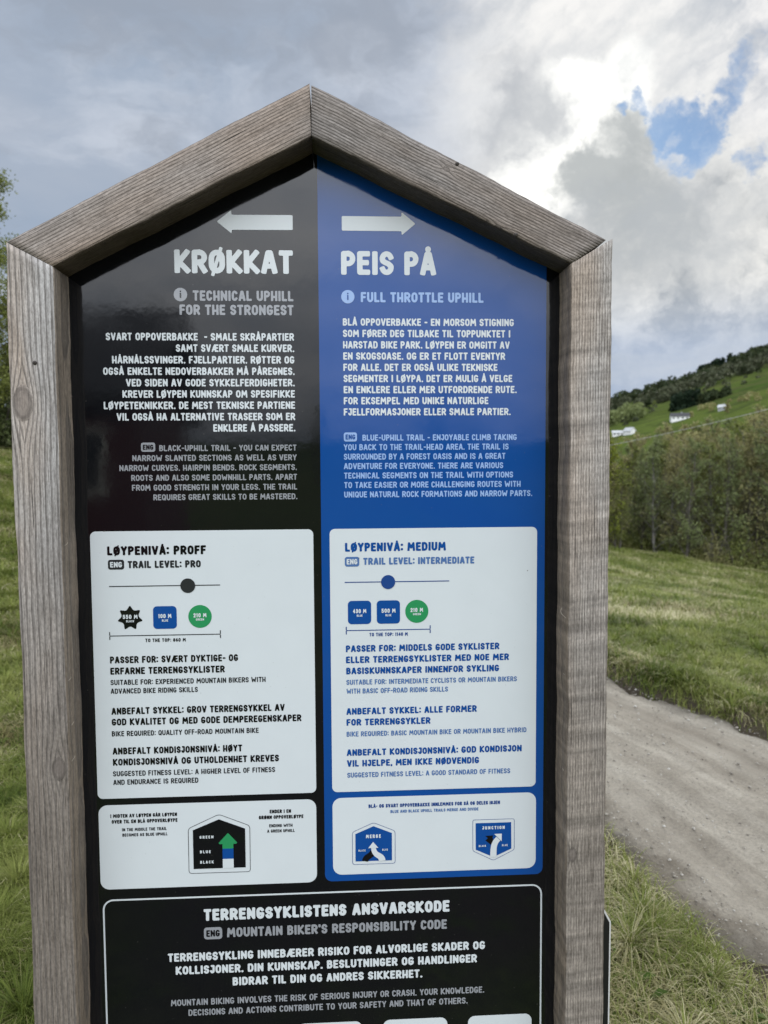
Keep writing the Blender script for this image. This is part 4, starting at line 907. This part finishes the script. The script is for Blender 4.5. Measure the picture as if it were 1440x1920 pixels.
# ---------------------------------------------------------------- far hillside
def hill_h(x, y):
    az = np.degrees(np.arctan2(x, y)); r = np.hypot(x, y)
    el = np.interp(az, [-180, -120, -60, -10, 8, 15, 19.6, 24, 29.7, 40, 60, 100, 140, 180], [1.6, 2.2, 1.5, .6, 1.0, 2.7, 4.0, 5.3, 7.2, 9, 8, 4, 2, 1.6])
    t = np.clip((r-110)/490, 0, 1.35); prof = np.where(t < 1, .86*t+.14*t*t, 1-.6*(t-1))
    Hr = np.tan(np.radians(el))*600+EYE
    return -6+(Hr+6)*prof+(fbm(x*.011, y*.011, 8)-.5)*9*np.clip(t*2, 0, 1)
Mh, s, b = mat('hill meadow')
co = s.node('ShaderNodeNewGeometry').outputs['Position']
n1 = s.noise(co, .012, 4, .5); n2 = s.noise(co, .09, 5, .6); n4 = s.noise(co, .9, 4, .6)
c = s.mix(s.ss(n1, .42, .58), (.046, .078, .018), (.084, .112, .028)); c = s.mix(s.ss(n2, .46, .62, 0, .8), c, (.046, .062, .022))
c = s.mix(s.ss(s.noise(s.vm('MULTIPLY', co, (.02, .02, .16)), 1., 4, .6), .5, .6, 0, .6), c, (.080, .088, .034))
c = s.mul(c, s.ramp(n4, ((.3, (.75, .75, .75)), (.6, (1.1, 1.1, 1.1)))))
s.put(b.inputs['Base Color'], c); b.inputs['Roughness'].default_value = .95; b.inputs['Specular IOR Level'].default_value = 0.
rad = np.concatenate([np.linspace(105, 640, 70), np.array([680, 740, 820, 950, 1200, 1600, 2400])])
V, F, X, Y = polar(rad, -180, 180, 360, hill_h)
hl = link('hillside', npmesh('hillside', V, F), Mh); smooth(hl.data); hl['kind'] = 'structure'

# woods on the hill: each wood reads as one mass
Mwood = leafmat('far broadleaf wood', (.022, .034, .014), (.038, .052, .022), (.058, .070, .030), .15)
def mass(name, pts, hmin, hmax, wide, nl, size, m_, label, cone=False):
    PV = []; SH = []
    g_ = np.random.default_rng(len(pts)*7+nl)
    for (x, y) in pts:
        h_ = g_.uniform(hmin, hmax); z0 = float(hill_h(np.array([x]), np.array([y]))[0])-1
        u = g_.random(nl); a = g_.uniform(0, 6.283, nl); t = u if cone else g_.beta(1.6, 1.25, nl)
        rr = wide*h_*((1-t)*.9+.05 if cone else np.sqrt(np.clip(1-(2*t-1)**2, 0, 1))*.9+.15)*np.sqrt(g_.uniform(.25, 1, nl))
        PV.append(np.stack([x+rr*np.cos(a), y+rr*np.sin(a), z0+h_*t], -1)); SH.append(np.clip(g_.uniform(0, 1)*.5+g_.random(nl)*.5, 0, 1))
    P = np.concatenate(PV); LV, LF = leaf_quads(P, size, g_)
    o = link(name, npmesh(name, LV, LF, {'shade': np.repeat(np.concatenate(SH), 4)}), m_)
    return tag(o, label, 'woodland', kind='stuff')
rn = np.random.default_rng(5)
def pa(a, r): return (r*math.sin(R_(a)), r*math.cos(R_(a)))
def ridge_band(n, lo, hi, a0=12, a1=42): return [pa(a, r) for a, r in zip(rn.uniform(a0, a1, n), rn.uniform(lo, hi, n))]
Mband = leafmat('far budding wood', (.050, .060, .034), (.075, .085, .048), (.105, .112, .066), .15)
mass('budding_wood', ridge_band(330, 468, 548), 4.5, 8, .42, 64, 1.9, Mband, 'lighter grey green budding wood below the dark ridge')
mass('ridge_wood', ridge_band(360, 545, 612), 5, 9.5, .42, 64, 2.2, Mwood, 'dark broadleaf wood along the ridge of the far hill')
def hz(x, y): return float(hill_h(np.array([x]), np.array([y]))[0])
def on_slope(az, el):
    """where the sight line at this bearing and elevation meets the hillside"""
    r = np.linspace(130, 600, 900); a_ = R_(az); hh_ = hill_h(r*np.sin(a_), r*np.cos(a_)); i = np.argmax(hh_ > EYE+np.tan(R_(el))*r)
    return float(r[i])
mass('spruce_wood', [pa(a, r) for a, r in zip(rn.uniform(25.4, 27.4, 60), rn.uniform(585, 606, 60))], 8, 11, .26, 90, 2.0, Mspruce, 'dark spruce stand standing up on the skyline ridge', True)
r0_ = on_slope(24.9, 3.85)
mass('spruce_plantation', [pa(a, r) for a, r in zip(rn.uniform(23.75, 25.5, 60), rn.uniform(r0_, r0_+18, 60))], 6, 7.5, .26, 90, 1.5, Mspruce, 'block of dark spruces planted on the green slope', True)
r1_ = on_slope(26.4, 4.25)
mass('hedge_wood', [pa(a, r) for a, r in zip(rn.uniform(25.5, 27.3, 26), rn.uniform(r1_, r1_+10, 26))], 3.5, 5.5, .36, 70, 1.4, Mwood, 'row of dark trees running right from the spruce block')
mass('valley_wood', [pa(a, r) for a, r in zip(rn.uniform(14, 21.6, 70), rn.uniform(360, 420, 70))], 5, 8, .42, 80, 1.7, Mleaf[2], 'green broadleaf trees behind the white house on the slope')
mass('slope_wood', [pa(a, on_slope(a, e)) for a, e in [(t_, 2.0+.20*(t_-20)+rn.uniform(.15, .75)) for t_ in rn.uniform(24.9, 36, 60)]], 1.6, 3.2, .48, 80, .7, Mleaf[1], 'budding olive bushes on the lower slope above the thicket')
mass('meadow_bushes', [pa(a, on_slope(a, e)) for a, e in [(t_, 3.4+.38*(t_-20)*.75+rn.uniform(-.9, .6)) for t_ in rn.uniform(19.5, 34, 34)]], 2.0, 4.2, .46, 60, 1.0, Mband, 'scattered small bushes across the green hill meadow')
far = tree_meshes('t', 9, 400, .34, 700, .9, 16, .12, .02, 2)
for k, (az, r, sc, lb) in enumerate(((22.1, 420, .85, 'lone round tree on the green slope left of the spruce block'), (19.9, 470, .9, 'small tree at the left foot of the ridge wood'), (29.1, 455, .75, 'lone tree in the bright meadow at the right picture edge'), (28.2, 470, .8, 'grey green tree in the meadow under the ridge wood'), (27.3, 300, .55, 'pale budding tree beside the grey farmhouse'))):
    x, y = pa(az, r); place_tree('field_tree', far, x, y, k*1.1, sc, Mwood if k < 4 else Mleaf[1], Mbark, lb, 'tree', z=float(hill_h(np.array([x]), np.array([y]))[0])-.5)

# ---------------------------------------------------------------- farmhouses on the slope
Mwh = plain('white weatherboard', (.74, .74, .72), .6, .3, .05, 2); Mro = plain('dark slate roof', (.06, .06, .065), .6, .3, .2, 2); Mgl = plain('window glass', (.03, .035, .04), .1, .5, .1, 1); Mgw = plain('grey weatherboard', (.30, .31, .32), .6, .3, .1, 2); Mlr = plain('pale metal roof', (.50, .51, .52), .4, .5, .06, 2); Mred = plain('red weatherboard', (.11, .017, .013), .6, .3, .12, 3); Mfr = plain('white window frame', (.7, .7, .68), .5, .3, .05, 4)
def boxg(V, F, x0, y0, z0, x1, y1, z1):
    b_ = len(V); V += [(x0, y0, z0), (x1, y0, z0), (x1, y1, z0), (x0, y1, z0), (x0, y0, z1), (x1, y0, z1), (x1, y1, z1), (x0, y1, z1)]
    F += [tuple(b_+i for i in q) for q in ((3, 2, 1, 0), (4, 5, 6, 7), (0, 1, 5, 4), (1, 2, 6, 5), (2, 3, 7, 6), (3, 0, 4, 7))]
def house(name, x, y, z, rot, L, W, H, rh, wall, roof, label, wins=5, chim=True, sc=1.):
    t = empty(name, (x, y, z)); t.rotation_euler = (0, 0, rot); t.scale = (sc,)*3; tag(t, label, 'house')
    V = [(-L/2, -W/2, -2), (L/2, -W/2, -2), (L/2, W/2, -2), (-L/2, W/2, -2), (-L/2, -W/2, H), (L/2, -W/2, H), (L/2, W/2, H), (-L/2, W/2, H), (-L/2, 0, H+rh), (L/2, 0, H+rh)]
    link('wall', mesh('wall', V, [(0, 1, 5, 4), (1, 2, 6, 9, 5), (2, 3, 7, 6), (3, 0, 4, 8, 7), (3, 2, 1, 0)]), wall, t)
    V = []; F = []; o = .45; k = rh/(W/2)
    for sg in (-1, 1):
        b_ = len(V); V += [(-L/2-o, sg*(W/2+o), H-k*o+.03), (L/2+o, sg*(W/2+o), H-k*o+.03), (L/2+o, 0, H+rh+.03), (-L/2-o, 0, H+rh+.03)]; V += [(a, c_, d_+.2) for a, c_, d_ in V[b_:b_+4]]
        F += [tuple(b_+i for i in q) for q in ((0, 1, 2, 3), (7, 6, 5, 4), (0, 4, 5, 1), (3, 2, 6, 7), (0, 3, 7, 4), (1, 5, 6, 2))]
    rf = link('roof', mesh('roof', V, F), roof, t)
    if chim:
        V = []; F = []; boxg(V, F, L*.12-.35, -.3, H+rh-.5, L*.12+.35, .3, H+rh+.9); link('chimney', mesh('chimney', V, F), Mgw, rf)
    for k in range(wins):
        xx = -L/2+L*(k+.5)/wins; zz = H*.58; V = []; F = []; boxg(V, F, xx-.55, -W/2-.06, zz-.65, xx+.55, -W/2+.05, zz+.65); fr = link('window', mesh('window', V, F), Mfr, t)
        V = []; F = []; boxg(V, F, xx-.44, -W/2-.085, zz-.54, xx+.44, -W/2-.062, zz+.54); link('pane', mesh('pane', V, F), Mgl, fr)
def on_ray(az, el, r=0): r = on_slope(az, el); x, y = pa(az, r); return x, y, hz(x, y)-.2
x, y, z = on_ray(20.95, 2.1); house('farmhouse', x, y, z, R_(-62), 9, 7.0, 3.4, 3.0, Mwh, Mlr, 'white gabled farmhouse low on the slope beside the right post', 3, sc=.42)
x, y, z = on_ray(20.15, 2.0); house('farm_annex', x, y, z, R_(-12), 8, 5.5, 2.3, 1.5, Mwh, Mlr, 'low white annex left of the gabled farmhouse', 3, False, sc=.55)
x, y, z = on_ray(24.25, 3.0); house('farmhouse', x, y, z, R_(-14), 11, 6.5, 2.8, 2.0, Mwh, Mro, 'long white house with dark roof under the spruce block', 4, sc=.60)
x, y, z = on_ray(27.0, 3.6); house('farmhouse', x, y, z, R_(-40), 6, 5, 2.6, 1.8, Mgw, Mlr, 'small pale grey house half hidden by budding trees', 2, sc=.5)

# ---------------------------------------------------------------- overhead cable and its poles
Mcab = plain('weathered cable sheath', (.34, .34, .30), .6, .4, .5, 3.); Mpole = plain('tarred pole timber', (.075, .062, .05), .85, .2, .3, 6)
P0 = Vector(at(8.0, 24)+(EYE+24*math.tan(R_(-.35)),)); P1 = Vector(at(36, 21)+(EYE+21*math.tan(R_(5.25)),))
V = []; F = []; nn = 260; pts = []
for i in range(nn+1):
    t = i/nn; p_ = P0.lerp(P1, t); p_.z -= .55*4*t*(1-t)*.5; pts.append(p_)
tw = [[], []]
for i, p_ in enumerate(pts):
    for j in (0, 1): tw[j].append(p_+Vector((0, math.cos(i*.9+math.pi*j), math.sin(i*.9+math.pi*j)))*.005)
for j in (0, 1): tube_geo(V, F, tw[j], .005, 5)
cb = link('overhead_cable', mesh('overhead_cable', V, F), Mcab); tag(cb, 'thin twisted overhead cable rising to the right in front of the thicket', 'cable')
for p_, lb in ((P0, 'dark timber pole hidden behind the sign, carrying the lower cable end'), (P1, 'dark timber pole right of the picture, carrying the upper cable end')):
    V = []; F = []; g0 = float(ground_h(np.array([p_.x]), np.array([p_.y]))[0])
    t = empty('cable_pole', (p_.x, p_.y, g0)); tag(t, lb, 'pole')
    tube_geo(V, F, [Vector((0, .12, -.3)), Vector((0, .12, (p_.z-g0)*.5)), Vector((0, .12, p_.z-g0+.5))], [.13, .115, .10], 12); link('shaft', mesh('shaft', V, F), Mpole, t)
    V = []; F = []; tube_geo(V, F, [Vector((0, 0, p_.z-g0-.03)), Vector((0, 0, p_.z-g0+.04))], [.03, .03], 8); link('insulator', mesh('insulator', V, F), Mwh, t)

# ---------------------------------------------------------------- what stands behind the viewer and shows in the glossy panel
x, y = -8.3, -15.6; house('red_house', x, y, float(ground_h(np.array([x]), np.array([y]))[0]), R_(176), 9.0, 6.5, 2.9, 1.9, Mred, Mro, 'red weatherboard house with dark roof behind the viewer, mirrored in the panel', 4)
for k in range(16):
    az = 118+124*(k+rg.random())/16; dist = rg.uniform(42, 56)
    if 188 < az < 208: dist += 8
    x, y = dist*math.sin(R_(az)), dist*math.cos(R_(az)); place_tree('garden_tree', protos[k % 6], x, y, k, rg.uniform(.9, 1.25), Mleaf[rg.choice((0, 2))], Mbark, 'leafy tree behind the viewer, mirrored darkly in the panel', 'tree', 'trees behind the viewer')
